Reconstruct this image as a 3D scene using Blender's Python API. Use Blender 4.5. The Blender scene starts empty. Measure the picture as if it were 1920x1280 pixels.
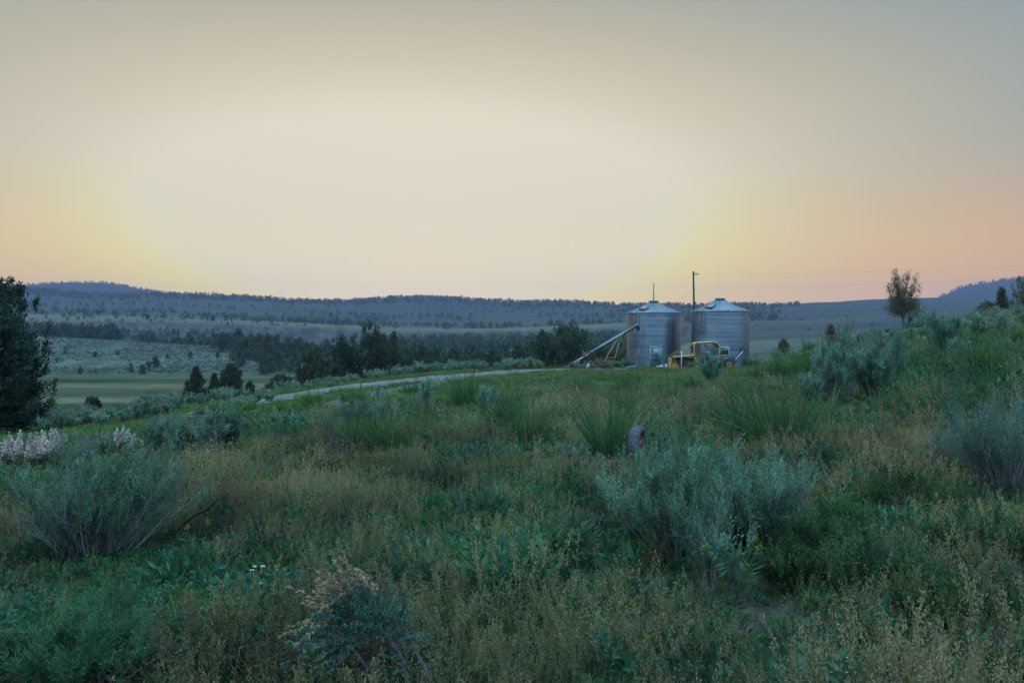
import bpy, math, random
import numpy as np
from math import radians as rad, pi

SC = bpy.context.scene
COL = SC.collection
F = 1493.0                     # focal length in photograph pixels (28 mm on a 36 mm wide frame)
EYE = 1.6
rng = np.random.default_rng(7)

def lin(r, g, b):
    f = lambda c: (c/255/12.92 if c/255 <= .04045 else ((c/255+.055)/1.055)**2.4)
    return (f(r), f(g), f(b))

# ------------------------------------------------------------------ tagging
def tag(o, label=None, cat=None, group=None, kind=None):
    if label: o['label'] = label
    if cat: o['category'] = cat
    if group: o['group'] = group
    if kind: o['kind'] = kind
    return o

def empty(name, loc, rz=0.0):
    o = bpy.data.objects.new(name, None)
    COL.objects.link(o)
    o.location = loc
    o.rotation_euler = (0, 0, rz)
    o.empty_display_size = .1
    return o

def copy_tree(o, parent=None):
    c = o.copy()
    COL.objects.link(c)
    c.parent = parent
    for ch in list(o.children):
        copy_tree(ch, c)
    return c

# ------------------------------------------------------------------ mesh builder
def nrm(v):
    return v/np.maximum(np.linalg.norm(v, axis=-1, keepdims=True), 1e-9)

class MB:
    def __init__(s):
        s.V, s.Q, s.T, s.C, s.n = [], [], [], [], 0
    def add(s, v, quads=None, tris=None, col=(1, 1, 1)):
        v = np.asarray(v, np.float32).reshape(-1, 3)
        c = np.asarray(col, np.float32)
        if c.ndim == 1: c = np.broadcast_to(c, (len(v), 3))
        s.V.append(v); s.C.append(c)
        if quads is not None and len(quads): s.Q.append(np.asarray(quads, np.int32).reshape(-1, 4)+s.n)
        if tris is not None and len(tris): s.T.append(np.asarray(tris, np.int32).reshape(-1, 3)+s.n)
        s.n += len(v)
    def arrays(s):
        V = np.concatenate(s.V); C = np.concatenate(s.C)
        Q = np.concatenate(s.Q) if s.Q else np.zeros((0, 4), np.int32)
        T = np.concatenate(s.T) if s.T else np.zeros((0, 3), np.int32)
        return V, Q, T, C
    # --- plant primitives, all vectorised
    def leaves(s, p, d, L, W, r, col):
        m = len(p)
        side = nrm(np.cross(d, nrm(r.normal(size=(m, 3)))))
        L = np.broadcast_to(np.asarray(L, float), (m,))[:, None]; W = np.broadcast_to(np.asarray(W, float), (m,))[:, None]
        v = np.stack([p, p+d*L*.5+side*W*.5, p+d*L, p+d*L*.5-side*W*.5], 1)
        s.add(v, np.arange(4*m).reshape(m, 4), col=np.repeat(np.broadcast_to(col, (m, 3)), 4, 0))
    def blades(s, p, d, L, W, bend, r, col, seg=3, face=None):
        m = len(p)
        t = np.linspace(0, 1, seg+1)
        L = np.broadcast_to(np.asarray(L, float), (m,)); W = np.broadcast_to(np.asarray(W, float), (m,))
        side = nrm(np.cross(d, nrm(r.normal(size=(m, 3))))) if face is None else face
        c = p[:, None]+d[:, None]*(L[:, None]*t)[..., None]+bend[:, None]*(L[:, None]*t**2)[..., None]
        w = (W[:, None]*np.maximum(1-t**1.6, .06)*.5)[..., None]*side[:, None]
        v = np.stack([c-w, c+w], 2)                      # m, seg+1, 2, 3
        base = np.arange(m)[:, None]*(2*(seg+1))+np.arange(seg)*2
        q = np.stack([base, base+1, base+3, base+2], -1).reshape(-1, 4)
        s.add(v, q, col=np.repeat(np.broadcast_to(col, (m, 3)), 2*(seg+1), 0))
    def tubes(s, P, R, sides=4, col=(1, 1, 1), cap=False):
        P = np.asarray(P, float)
        if P.ndim == 2: P = P[None]
        m, k, _ = P.shape
        R = np.broadcast_to(np.asarray(R, float), (m, k))
        d = nrm(np.gradient(P, axis=1))
        ref = np.where(np.abs(d[:, :1, 2:3]) > .9, np.array([1., 0, 0]), np.array([0, 0, 1.]))
        ref = np.broadcast_to(ref, d.shape)
        a = nrm(np.cross(d, ref)); b = np.cross(d, a)
        an = np.arange(sides)*2*pi/sides
        v = P[:, :, None]+R[..., None, None]*(np.cos(an)[:, None]*a[:, :, None]+np.sin(an)[:, None]*b[:, :, None])
        i = (np.arange(m)[:, None, None]*k+np.arange(k-1)[None, :, None])*sides
        j = np.arange(sides); j2 = (j+1) % sides
        q = np.stack(np.broadcast_arrays(i+j, i+j2, i+sides+j2, i+sides+j), -1).reshape(-1, 4)
        c = np.asarray(col, float)
        if c.ndim == 2: c = np.repeat(c, k*sides, 0)
        tr = None
        if cap:
            n0 = m*k*sides
            v = np.concatenate([v.reshape(-1, 3), P[:, 0], P[:, -1]])
            tr = []
            for mm in range(m):
                for jj in range(sides):
                    tr.append((mm*k*sides+(jj+1) % sides, mm*k*sides+jj, n0+mm))
                    e = (mm*k+k-1)*sides
                    tr.append((e+jj, e+(jj+1) % sides, n0+m+mm))
            if c.ndim == 2: c = np.concatenate([c, np.asarray(col, float), np.asarray(col, float)])
        s.add(v, q, tr, col=c)
    def bar(s, a, b, r, sides=8, col=(1, 1, 1)):
        s.tubes(np.array([a, b], float), r, sides, col, cap=True)
    def box(s, lo, hi, col=(1, 1, 1), bev=0.0):
        lo = np.minimum(lo, hi).astype(float) if not isinstance(lo, tuple) else np.array(lo, float)
        hi = np.array(hi, float)
        if bev <= 0:
            v = np.array([[(lo, hi)[i][0], (lo, hi)[j][1], (lo, hi)[k][2]] for k in (0, 1) for j in (0, 1) for i in (0, 1)])
            s.add(v, [(0, 2, 3, 1), (4, 5, 7, 6), (0, 1, 5, 4), (2, 6, 7, 3), (0, 4, 6, 2), (1, 3, 7, 5)], col=col)
        else:                                            # chamfered box: 24 verts, six faces, twelve bevels, eight corners
            v, idx = [], {}
            for sx in (0, 1):
                for sy in (0, 1):
                    for sz in (0, 1):
                        c = np.array([(lo, hi)[sx][0], (lo, hi)[sy][1], (lo, hi)[sz][2]])
                        inn = np.array([1 if sx == 0 else -1, 1 if sy == 0 else -1, 1 if sz == 0 else -1])*bev
                        for ax in range(3):
                            p = c+inn; p[ax] = c[ax]
                            idx[(sx, sy, sz, ax)] = len(v); v.append(p)
            q, t = [], []
            for ax in range(3):
                o1, o2 = [a for a in range(3) if a != ax]
                for sd in (0, 1):
                    loop = []
                    for (u, w) in ((0, 0), (1, 0), (1, 1), (0, 1)):
                        k = [0, 0, 0]; k[ax] = sd; k[o1] = u; k[o2] = w
                        loop.append(idx[(*k, ax)])
                    q.append(loop)
                for u in (0, 1):
                    for w in (0, 1):
                        k0 = [0, 0, 0]; k0[o1] = u; k0[o2] = w; k1 = list(k0); k1[ax] = 1
                        q.append((idx[(*k0, o1)], idx[(*k1, o1)], idx[(*k1, o2)], idx[(*k0, o2)]))
            for sx in (0, 1):
                for sy in (0, 1):
                    for sz in (0, 1):
                        t.append([idx[(sx, sy, sz, a)] for a in range(3)])
            s.add(v, q, t, col=col)
    def prism(s, poly, y0, y1, col=(1, 1, 1)):           # outline in x,z extruded along y
        n = len(poly)
        v = [(x, y0, z) for x, z in poly]+[(x, y1, z) for x, z in poly]
        q = [(i, (i+1) % n, n+(i+1) % n, n+i) for i in range(n)]
        t = [(0, i, i+1) for i in range(1, n-1)]+[(n, n+i+1, n+i) for i in range(1, n-1)]
        s.add(v, q, t, col=col)
    def lathe(s, prof, seg=48, col=(1, 1, 1), axis='z', close=False):
        prof = np.asarray(prof, float); k = len(prof)
        an = np.arange(seg)*2*pi/seg
        x = prof[:, 0][:, None]*np.cos(an); y = prof[:, 0][:, None]*np.sin(an); z = np.broadcast_to(prof[:, 1][:, None], x.shape)
        v = np.stack([x, y, z], -1)
        if axis == 'y': v = v[..., [0, 2, 1]]
        if axis == 'x': v = v[..., [2, 0, 1]]
        i = np.arange(k-1)[:, None]*seg; j = np.arange(seg); j2 = (j+1) % seg
        q = np.stack(np.broadcast_arrays(i+j, i+j2, i+seg+j2, i+seg+j), -1).reshape(-1, 4)
        s.add(v, q, col=col)
    def build(s, name, mat, parent=None, smooth=False, loc=None):
        V, Q, T, C = s.arrays()
        o = mesh_object(name, V, Q, T, C, mat, parent, smooth)
        if loc is not None: o.location = loc
        return o

def mesh_data(name, V, Q, T, C, mat, smooth=False):
    me = bpy.data.meshes.new(name)
    me.vertices.add(len(V)); me.vertices.foreach_set('co', np.ascontiguousarray(V, np.float32).ravel())
    nl = 4*len(Q)+3*len(T)
    me.loops.add(nl)
    me.loops.foreach_set('vertex_index', np.concatenate([Q.ravel(), T.ravel()]).astype(np.int32))
    me.polygons.add(len(Q)+len(T))
    ls = np.concatenate([np.arange(len(Q))*4, 4*len(Q)+np.arange(len(T))*3]).astype(np.int32)
    me.polygons.foreach_set('loop_start', ls)
    if smooth: me.polygons.foreach_set('use_smooth', np.ones(len(ls), bool))
    a = me.attributes.new('tint', 'FLOAT_COLOR', 'POINT')
    a.data.foreach_set('color', np.concatenate([C, np.ones((len(C), 1))], 1).astype(np.float32).ravel())
    me.update(calc_edges=True)
    me.materials.append(mat)
    return me

def mesh_object(name, V, Q, T, C, mat, parent=None, smooth=False):
    o = bpy.data.objects.new(name, mesh_data(name, V, Q, T, C, mat, smooth))
    COL.objects.link(o)
    if parent is not None: o.parent = parent
    return o

# ------------------------------------------------------------------ materials
def new_mat(name):
    m = bpy.data.materials.new(name); m.use_nodes = True
    nt = m.node_tree; nt.nodes.clear()
    return m, nt, nt.nodes, nt.links

def plant_mat(name, transl=.3, var=.25, nscale=6.0, rough=.7):
    """leaves: diffuse plus light passing through, tint from the mesh, each object a little different"""
    m, nt, N, Lk = new_mat(name)
    out = N.new('ShaderNodeOutputMaterial')
    at = N.new('ShaderNodeAttribute'); at.attribute_name = 'tint'
    oi = N.new('ShaderNodeObjectInfo')
    mr = N.new('ShaderNodeMapRange'); mr.inputs[3].default_value = 1-var; mr.inputs[4].default_value = 1+var
    Lk.new(oi.outputs['Random'], mr.inputs[0])
    geo = N.new('ShaderNodeNewGeometry')
    no = N.new('ShaderNodeTexNoise'); no.inputs['Scale'].default_value = nscale; no.inputs['Detail'].default_value = 2
    Lk.new(geo.outputs['Position'], no.inputs['Vector'])
    mr2 = N.new('ShaderNodeMapRange'); mr2.inputs[1].default_value = .25; mr2.inputs[2].default_value = .75
    mr2.inputs[3].default_value = .75; mr2.inputs[4].default_value = 1.25
    Lk.new(no.outputs['Fac'], mr2.inputs[0])
    mu = N.new('ShaderNodeMath'); mu.operation = 'MULTIPLY'
    Lk.new(mr.outputs[0], mu.inputs[0]); Lk.new(mr2.outputs[0], mu.inputs[1])
    hs = N.new('ShaderNodeHueSaturation')
    Lk.new(at.outputs['Color'], hs.inputs['Color']); Lk.new(mu.outputs[0], hs.inputs['Value'])
    di = N.new('ShaderNodeBsdfPrincipled'); di.inputs['Roughness'].default_value = rough
    di.inputs['Specular IOR Level'].default_value = .25
    Lk.new(hs.outputs[0], di.inputs['Base Color'])
    if transl > 0:
        tr = N.new('ShaderNodeBsdfTranslucent'); Lk.new(hs.outputs[0], tr.inputs['Color'])
        mx = N.new('ShaderNodeMixShader'); mx.inputs[0].default_value = transl
        Lk.new(di.outputs[0], mx.inputs[1]); Lk.new(tr.outputs[0], mx.inputs[2])
        Lk.new(mx.outputs[0], out.inputs[0])
    else:
        Lk.new(di.outputs[0], out.inputs[0])
    return m

def solid_mat(name, rough=.6, metal=0.0, nscale=8.0, amp=.3, bump=0.0, rust=None, rust_amt=.5, spec=.4, stretch=(1, 1, 1), rvar=0.0):
    """painted metal, wood, rubber, concrete: tint from the mesh, broken by noise, with rust patches where wanted"""
    m, nt, N, Lk = new_mat(name)
    out = N.new('ShaderNodeOutputMaterial')
    at = N.new('ShaderNodeAttribute'); at.attribute_name = 'tint'
    tc = N.new('ShaderNodeTexCoord')
    mp = N.new('ShaderNodeMapping'); mp.inputs['Scale'].default_value = stretch
    Lk.new(tc.outputs['Object'], mp.inputs[0])
    no = N.new('ShaderNodeTexNoise'); no.inputs['Scale'].default_value = nscale; no.inputs['Detail'].default_value = 6
    Lk.new(mp.outputs[0], no.inputs['Vector'])
    mr = N.new('ShaderNodeMapRange'); mr.inputs[1].default_value = .25; mr.inputs[2].default_value = .75
    mr.inputs[3].default_value = 1-amp; mr.inputs[4].default_value = 1+amp
    Lk.new(no.outputs['Fac'], mr.inputs[0])
    hs = N.new('ShaderNodeHueSaturation'); Lk.new(at.outputs['Color'], hs.inputs['Color']); Lk.new(mr.outputs[0], hs.inputs['Value'])
    p = N.new('ShaderNodeBsdfPrincipled')
    p.inputs['Roughness'].default_value = rough; p.inputs['Metallic'].default_value = metal
    p.inputs['Specular IOR Level'].default_value = spec
    colour = hs.outputs[0]
    if rust is not None:
        n2 = N.new('ShaderNodeTexNoise'); n2.inputs['Scale'].default_value = nscale*.6; n2.inputs['Detail'].default_value = 8
        n2.inputs['Roughness'].default_value = .65
        Lk.new(tc.outputs['Object'], n2.inputs['Vector'])
        r2 = N.new('ShaderNodeMapRange'); r2.inputs[1].default_value = .62-.25*rust_amt; r2.inputs[2].default_value = .7-.25*rust_amt
        Lk.new(n2.outputs['Fac'], r2.inputs[0])
        mx = N.new('ShaderNodeMix'); mx.data_type = 'RGBA'; mx.inputs[7].default_value = (*rust, 1)
        Lk.new(r2.outputs[0], mx.inputs[0]); Lk.new(colour, mx.inputs[6]); colour = mx.outputs[2]
        if metal > 0:
            inv = N.new('ShaderNodeMath'); inv.operation = 'MULTIPLY_ADD'; inv.inputs[1].default_value = -metal; inv.inputs[2].default_value = metal
            Lk.new(r2.outputs[0], inv.inputs[0]); Lk.new(inv.outputs[0], p.inputs['Metallic'])
    if rvar > 0:
        r3 = N.new('ShaderNodeMapRange'); r3.inputs[1].default_value = .3; r3.inputs[2].default_value = .7
        r3.inputs[3].default_value = rough-rvar; r3.inputs[4].default_value = rough+rvar
        Lk.new(no.outputs['Fac'], r3.inputs[0]); Lk.new(r3.outputs[0], p.inputs['Roughness'])
    Lk.new(colour, p.inputs['Base Color'])
    if bump > 0:
        b = N.new('ShaderNodeBump'); b.inputs['Strength'].default_value = bump; b.inputs['Distance'].default_value = .02
        Lk.new(no.outputs['Fac'], b.inputs['Height']); Lk.new(b.outputs[0], p.inputs['Normal'])
    Lk.new(p.outputs[0], out.inputs[0])
    return m

M = {}
M['leaf'] = plant_mat('leaf')
M['sage'] = plant_mat('sage_leaf', transl=.25, var=.18, nscale=9)
M['grass'] = plant_mat('grass_blade', transl=.35, var=.1, nscale=1.2)
M['needle'] = plant_mat('juniper_needle', transl=.15, var=.22, nscale=1.5)
M['wood'] = solid_mat('plant_wood', rough=.9, nscale=30, amp=.35, bump=.3, spec=.1)
M['galv'] = solid_mat('galvanised_steel', rough=.31, metal=.9, nscale=1.6, amp=.12, stretch=(.6, .6, 1.2), rvar=.04)
M['roofsteel'] = solid_mat('roof_steel', rough=.42, metal=.85, nscale=2.0, amp=.15, rvar=.08)
M['paint'] = solid_mat('worn_yellow_paint', rough=.5, nscale=5, amp=.2, rust=(.07, .035, .02), rust_amt=.35)
M['rust'] = solid_mat('rusty_iron', rough=.85, nscale=14, amp=.5, bump=.3, spec=.2)
M['dark'] = solid_mat('dark_iron', rough=.7, nscale=10, amp=.4, spec=.3)
M['rubber'] = solid_mat('weathered_rubber', rough=.85, nscale=20, amp=.3, bump=.2, spec=.2)
M['concrete'] = solid_mat('concrete', rough=.9, nscale=12, amp=.25, bump=.3, spec=.2)
M['pole'] = solid_mat('pole_wood', rough=.9, nscale=10, amp=.35, stretch=(8, 8, .5), spec=.1)
M['white'] = solid_mat('chalky_white', rough=.6, nscale=12, amp=.15)
M['wire'] = solid_mat('wire_metal', rough=.5, metal=.6, nscale=4, amp=.1)

# ------------------------------------------------------------------ terrain: a table of rows, each a ground profile across the view at one distance
def fnoise(x, y, seed=0):
    x = np.asarray(x, float); y = np.asarray(y, float)
    xi = np.floor(x).astype(np.int64); yi = np.floor(y).astype(np.int64)
    fx = x-xi; fy = y-yi
    fx = fx*fx*(3-2*fx); fy = fy*fy*(3-2*fy)
    def hsh(a, b):
        n = (a*374761393+b*668265263+seed*1442695041) & 0xffffffff
        n = ((n ^ (n >> 13))*1274126177) & 0xffffffff
        n = (n ^ (n >> 16)) & 0xffffffff
        return n/4294967295.0
    a = hsh(xi, yi); b = hsh(xi+1, yi); c = hsh(xi, yi+1); d = hsh(xi+1, yi+1)
    return a+(b-a)*fx+(c-a)*fy+(a-b-c+d)*fx*fy
def fbm(x, y, seed=0, o=4):
    t, a, w = 0, 1.0, 0
    for i in range(o):
        t = t+a*fnoise(x*2**i, y*2**i, seed+i*17); w += a; a *= .5
    return t/w-.5

RIDGE = [(-300, 546), (0, 540), (40, 540), (100, 546), (170, 553), (230, 554), (292, 552), (345, 552), (400, 554), (491, 558), (546, 562.5), (652, 564),
         (686, 561), (740, 557.5), (790, 556), (840, 558), (895, 562), (983, 565), (1069, 565.5), (1103, 568), (1172, 571), (1259, 570), (1332, 571), (1390, 570), (1441, 571.5),
         (1535, 565.5), (1600, 563), (1660, 561.5), (1757, 557), (1850, 556), (2300, 552)]
FARH = [(-300, 556), (-100, 545), (0, 538), (53, 533.5), (90, 531), (127, 529.5), (186, 528), (220, 532), (252, 538.5), (305, 547), (345, 553), (400, 561), (700, 575), (1441, 578),
        (1700, 572), (1750, 560), (1766, 554.5), (1785, 546), (1801, 538.5), (1833, 531.5), (1870, 526.5), (1909, 522), (1940, 508), (2000, 495), (2400, 470)]
ROWS = [  # distance, 'z' heights below/above the eye or 'y' photograph rows, [(u, value)...]
    (.4, 'z', [(0, -1.6)]), (3, 'z', [(-200, -1.65), (960, -1.6), (1900, -1.55)]),
    (6, 'z', [(-200, -1.78), (180, -1.72), (960, -1.65), (1330, -1.62), (1900, -1.45), (2300, -1.3)]),
    (10, 'z', [(-200, -2.2), (0, -2.05), (300, -1.9), (700, -1.68), (1187, -1.58), (1600, -1.3), (1900, -1.05), (2300, -.6)]),
    (15, 'z', [(-200, -2.8), (0, -2.5), (300, -2.15), (700, -1.8), (1100, -1.62), (1600, -1.1), (1900, -.55), (2300, 0)]),
    (22, 'z', [(-200, -3.5), (0, -3.1), (250, -2.8), (430, -2.45), (700, -1.95), (1000, -1.78), (1300, -1.65), (1600, -.85), (1770, -.5), (1900, -.1), (2300, .8)]),
    (30, 'z', [(-200, -4.2), (0, -3.7), (250, -3.3), (450, -2.8), (650, -2.25), (1000, -1.95), (1400, -1.7), (1600, -.8), (1900, .45), (2300, 1.6)]),
    (40, 'z', [(-200, -5), (0, -4.6), (250, -3.95), (480, -2.9), (650, -2.38), (800, -2.2), (1000, -2.15), (1400, -1.95), (1650, -.5), (1900, 1.0), (2300, 2.4)]),
    (50, 'z', [(-200, -6), (0, -5.4), (250, -4.5), (500, -3.3), (650, -2.65), (800, -2.32), (1000, -2.2), (1400, -2.15), (1650, -.4), (1900, 1.4), (2300, 3)]),
    (65, 'z', [(-200, -7.5), (0, -6.8), (250, -5.8), (500, -4.5), (600, -3.7), (800, -2.6), (1000, -2.4), (1225, -2.4), (1400, -2.3), (1550, -1.2), (1700, .1), (1900, 1.9), (2300, 4)]),
    (80, 'z', [(-200, -9), (0, -8.3), (250, -7.2), (500, -6.2), (650, -4.4), (750, -3.3), (950, -2.65), (1225, -2.6), (1400, -2.55), (1550, -1.0), (1700, .8), (1900, 2.6), (2300, 5)]),
    (110, 'z', [(-200, -10.5), (0, -10), (250, -9), (430, -8), (600, -6.6), (750, -5.2), (950, -4.2), (1225, -4), (1400, -3.5), (1550, -.4), (1700, 1.8), (1900, 3.8), (2300, 7)]),
    (150, 'z', [(-200, -11), (500, -11), (700, -10), (1000, -8.3), (1250, -7), (1400, -5), (1550, -1.8), (1700, 1.2), (1900, 4.6), (2300, 8)]),
    (250, 'z', [(-200, -11.2), (400, -11), (1000, -11), (1300, -8), (1500, -3.6), (1700, -1.5), (1900, 3.5), (2300, 8)]),
    (290, 'z', [(-200, -9.8), (420, -10), (500, -10.6), (1000, -10.4), (1300, -7.5), (1500, -3.6), (1900, 3), (2300, 8)]),
    (430, 'y', [(-200, 630), (70, 628.5), (220, 637), (420, 648.5), (520, 664), (600, 671), (1000, 671), (1200, 667), (1420, 650), (1600, 643), (1900, 632), (2300, 615)]),
    (520, 'z', [(-200, 1), (0, 0), (220, -4), (420, -7), (1000, -9), (1200, -7), (1400, -1), (1900, 5), (2300, 12)]),
    (650, 'y', [(-200, 624), (0, 626), (220, 633), (420, 647), (600, 654), (700, 652), (1000, 650), (1200, 648), (1420, 636), (1600, 630), (1900, 618), (2300, 600)]),
    (850, 'y', [(-200, 610), (0, 612), (200, 616), (400, 629), (517, 640), (725, 643), (895, 643), (1100, 640), (1250, 633), (1420, 622), (1600, 614), (1900, 603), (2300, 590)]),
    (905, 'y', [(-200, 594), (0, 597), (200, 599), (330, 601), (517, 606.5), (725, 615), (895, 617), (1100, 613), (1250, 610), (1420, 606), (1600, 600), (1900, 592), (2300, 580)]),
    (1250, 'y', [(-200, 574), (0, 579), (300, 586), (517, 602.5), (725, 611), (895, 613), (1100, 604), (1250, 597), (1420, 593), (1600, 587), (1900, 578), (2300, 570)]),
    (1600, 'y', [(-200, 555), (0, 557), (200, 567), (400, 574), (700, 584), (900, 589), (1100, 586), (1250, 583), (1420, 581), (1600, 575), (1900, 567), (2300, 560)]),
    (1850, 'y', [(u, y+6) for u, y in RIDGE]),
    (2100, 'y', RIDGE),
    (2270, 'z', [(u, (640-y)*2100/F-14) for u, y in RIDGE]),
    (3300, 'y', FARH),
    (3800, 'z', [(u, (640-y)*3300/F-50) for u, y in FARH]),
    (6000, 'z', [(0, 40)]),
]
TU = np.arange(-540, 2461, 4.0)
TLY = np.linspace(math.log(.4), math.log(6000), 900)
_rows = []
for Y, k, prof in ROWS:
    us, vs = zip(*prof)
    z = np.interp(TU, us, vs)
    if k == 'y': z = (640-z)*Y/F
    _rows.append(z)
_rows = np.array(_rows)
_ly = np.log([r[0] for r in ROWS])
TAB = np.stack([np.interp(TLY, _ly, _rows[:, j]) for j in range(len(TU))], 1)
def _smooth(a, k, ax):
    w = np.hanning(k+2)[1:-1]; w /= w.sum()
    p = [(0, 0), (0, 0)]; p[ax] = (k//2, k//2)
    b = np.pad(a, p, mode='edge'); r = 0
    for i in range(k):
        sl = [slice(None)]*2; sl[ax] = slice(i, i+a.shape[ax]); r = r+w[i]*b[tuple(sl)]
    return r
_near = _smooth(_smooth(TAB, 31, 0), 31, 1)
_far = _smooth(_smooth(TAB, 7, 0), 5, 1)
_w = np.clip((TLY-math.log(60))/(math.log(140)-math.log(60)), 0, 1)[:, None]
TAB = _near*(1-_w)+_far*_w

def h(x, y):
    """world height of the ground"""
    x = np.asarray(x, float); y = np.asarray(y, float)
    r = np.hypot(x, y); th = np.arctan2(x, y); tc = np.clip(th, -pi/4, pi/4)
    Y = np.clip(r*np.cos(tc), .41, 5990)
    u = np.clip(960+F*np.tan(tc), TU[0], TU[-1]-1e-3)
    fu = (u-TU[0])/4.0; iu = np.clip(fu.astype(int), 0, len(TU)-2); fu = fu-iu
    fy = (np.log(Y)-TLY[0])/(TLY[1]-TLY[0]); iy = np.clip(fy.astype(int), 0, len(TLY)-2); fy = fy-iy
    z = (TAB[iy, iu]*(1-fu)+TAB[iy, iu+1]*fu)*(1-fy)+(TAB[iy+1, iu]*(1-fu)+TAB[iy+1, iu+1]*fu)*fy
    back = -1.6+np.minimum(r, 1500)*.03+6*fbm(r*np.sin(th)/200+9, r*np.cos(th)/200, 5)*np.clip(r/200, 0, 1)
    b = np.clip((np.abs(th)-rad(48))/rad(50), 0, 1); b = b*b*(3-2*b)
    z = z*(1-b)+back*b
    z = z+.10*fbm(x/2.2, y/2.2, 3)*np.clip(r/4, 0, 1)*np.clip(1.5-r/300, 0, 1)
    far = np.clip((r-320)/500, 0, 1)
    z = z+far*(fbm(x/140, y/140, 11, 5)*.0042*np.minimum(r, 2200)+fbm(x/35, y/35, 21, 3)*.0016*np.minimum(r, 2200))
    return z+EYE

def P(u, Y, dz=0.0):
    x = (u-960)/F*Y
    return np.array([x, Y, float(h(x, Y))+dz])
def PZ(u, v, Y):                 # a point in the air: photograph column and row at a distance
    return np.array([(u-960)/F*Y, Y, EYE+(640-v)/F*Y])
def pix(x, y, z=None):
    Y = np.maximum(y, .3)
    return 960+F*x/Y

# road and gravel track, as polylines
def poly(pts): return np.array([P(u, Y)[:2] for u, Y in pts])
ROAD = poly([(395, 34.5), (430, 36), (480, 38), (650, 43.5), (800, 50), (900, 57), (1000, 67), (1100, 71), (1190, 72)])
TRACK = poly([(540, 24.5), (600, 27), (665, 31), (740, 36), (800, 42), (850, 48), (900, 56)])
def resample(p, n):
    d = np.r_[0, np.cumsum(np.linalg.norm(np.diff(p, axis=0), axis=1))]
    t = np.linspace(0, d[-1], n)
    q = np.stack([np.interp(t, d, p[:, i]) for i in (0, 1)], 1)
    for _ in range(12): q[1:-1] = (q[:-2]+2*q[1:-1]+q[2:])/4
    return q
ROADS, TRACKS = resample(ROAD, 140), resample(TRACK, 90)
def dist_to(p, x, y):
    x = np.asarray(x, float); y = np.asarray(y, float)
    out = np.full(x.shape, 1e9)
    for a in p[::2]: out = np.minimum(out, np.hypot(x-a[0], y-a[1]))
    return out

# bare soil patches in the near meadow (u, Y, radius)
BARE = [(1075, 5.35, .22), (1040, 5.7, .2), (1215, 4.35, .32), (1450, 4.3, .42), (1360, 4.2, .25), (900, 6.0, .2), (430, 3.6, .2), (1860, 3.9, .3), (1130, 6.6, .3), (520, 4.6, .18)]
def bare(x, y):
    b = np.zeros(np.shape(x))
    for u, Y, r in BARE:
        c = P(u, Y); d = np.hypot((x-c[0]), (y-c[1])*.75)
        b = np.maximum(b, np.clip(1.45-d/r, 0, 1))
    return b

def ground_colour(x, y):
    """real surface colours of the land: soil, hay meadow, sagebrush slope, bench grass, rim rock, wooded ridge"""
    r = np.hypot(x, y); th = np.arctan2(x, y); tc = np.clip(th, -pi/4, pi/4)
    Y = r*np.cos(tc); u = 960+F*np.tan(tc)
    def stp(v, a, b): t = np.clip((v-a)/(b-a), 0, 1); return (t*t*(3-2*t))[..., None]
    def C(*c): return np.array(c, float)
    n1 = fbm(x/3, y/3, 31, 5)[..., None]; n2 = fbm(x/60, y/25, 33, 5)[..., None]; n3 = fbm(x/220, y/90, 35, 5)[..., None]
    soil = C(.085, .07, .055)*(1+1.2*n1)
    thatch = C(.06, .068, .03)*(1+1.0*n1)
    c = thatch+(soil-thatch)*np.clip(.35+1.8*n1, 0, 1)
    b = bare(x, y)[..., None]; c = c*(1-b)+C(.10, .078, .072)*(1+1.4*n1)*b
    # valley meadow
    stripe = np.sin(Y/7.5+3*fbm(x/80, y/80, 41, 3))[..., None]
    hay = C(.054, .062, .033)*(1+.22*stripe+1.5*n2+.5*n1)+C(.05, .03, .012)*np.clip(stripe*1.2+2*n3, 0, 1)
    g = stp(Y, 48+np.clip((u-300)/8, 0, 60), 75+np.clip((u-300)/8, 0, 60))
    c = c*(1-g)+hay*g
    # right-hand rise: grey sage ground
    rr = stp(u, 1380, 1560)*stp(Y, 24, 45)
    c = c*(1-rr)+C(.13, .125, .08)*(1+.8*n1)*rr
    # green edge, then sagebrush slope
    e = .7*stp(Y+40*fbm(x/30, y/30, 44, 4), 228, 246)*(1-stp(Y, 256, 266))
    c = c*(1-e)+C(.035, .085, .03)*e
    s = stp(Y+40*fbm(x/30, y/30, 44, 4), 252, 268)
    sg = C(.088, .10, .078)*(1+1.1*fbm(x/9, y/22, 43, 5)[..., None]+.5*n2)
    c = c*(1-s)+sg*s
    # benches
    t = stp(Y, 560, 680)
    patch = np.clip(.5+2.6*fbm(x/120, y/60, 45, 5), 0, 1)[..., None]
    bench = C(.068, .070, .056)*(1-patch)+C(.035, .042, .038)*patch
    c = c*(1-t)+bench*t
    cliff = stp(Y, 838, 850)*(1-stp(Y, 893, 901))*(1-.6*stp(u, 1250, 1400))
    c = c*(1-cliff)+np.clip(C(.065, .06, .055)*(1+2.2*fbm(x/7, y/30, 47, 4)[..., None]), .015, .2)*cliff
    rim = stp(Y, 899, 905)*(1-stp(Y, 960, 1060))*(1-.85*stp(u, 1120, 1300))
    c = c*(1-rim)+C(.125, .118, .075)*rim
    up = stp(Y, 1150, 1500)
    sl = C(.056, .060, .052)*(1-patch)+C(.04, .055, .04)*patch
    c = c*(1-up)+sl*up
    w = stp(Y, 1780, 1960)*(1-.85*stp(u, 1440, 1520)*(1-stp(Y, 2250, 2350)))
    c = c*(1-w)+C(.03, .04, .03)*w
    return np.clip(c, .01, .6)

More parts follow.
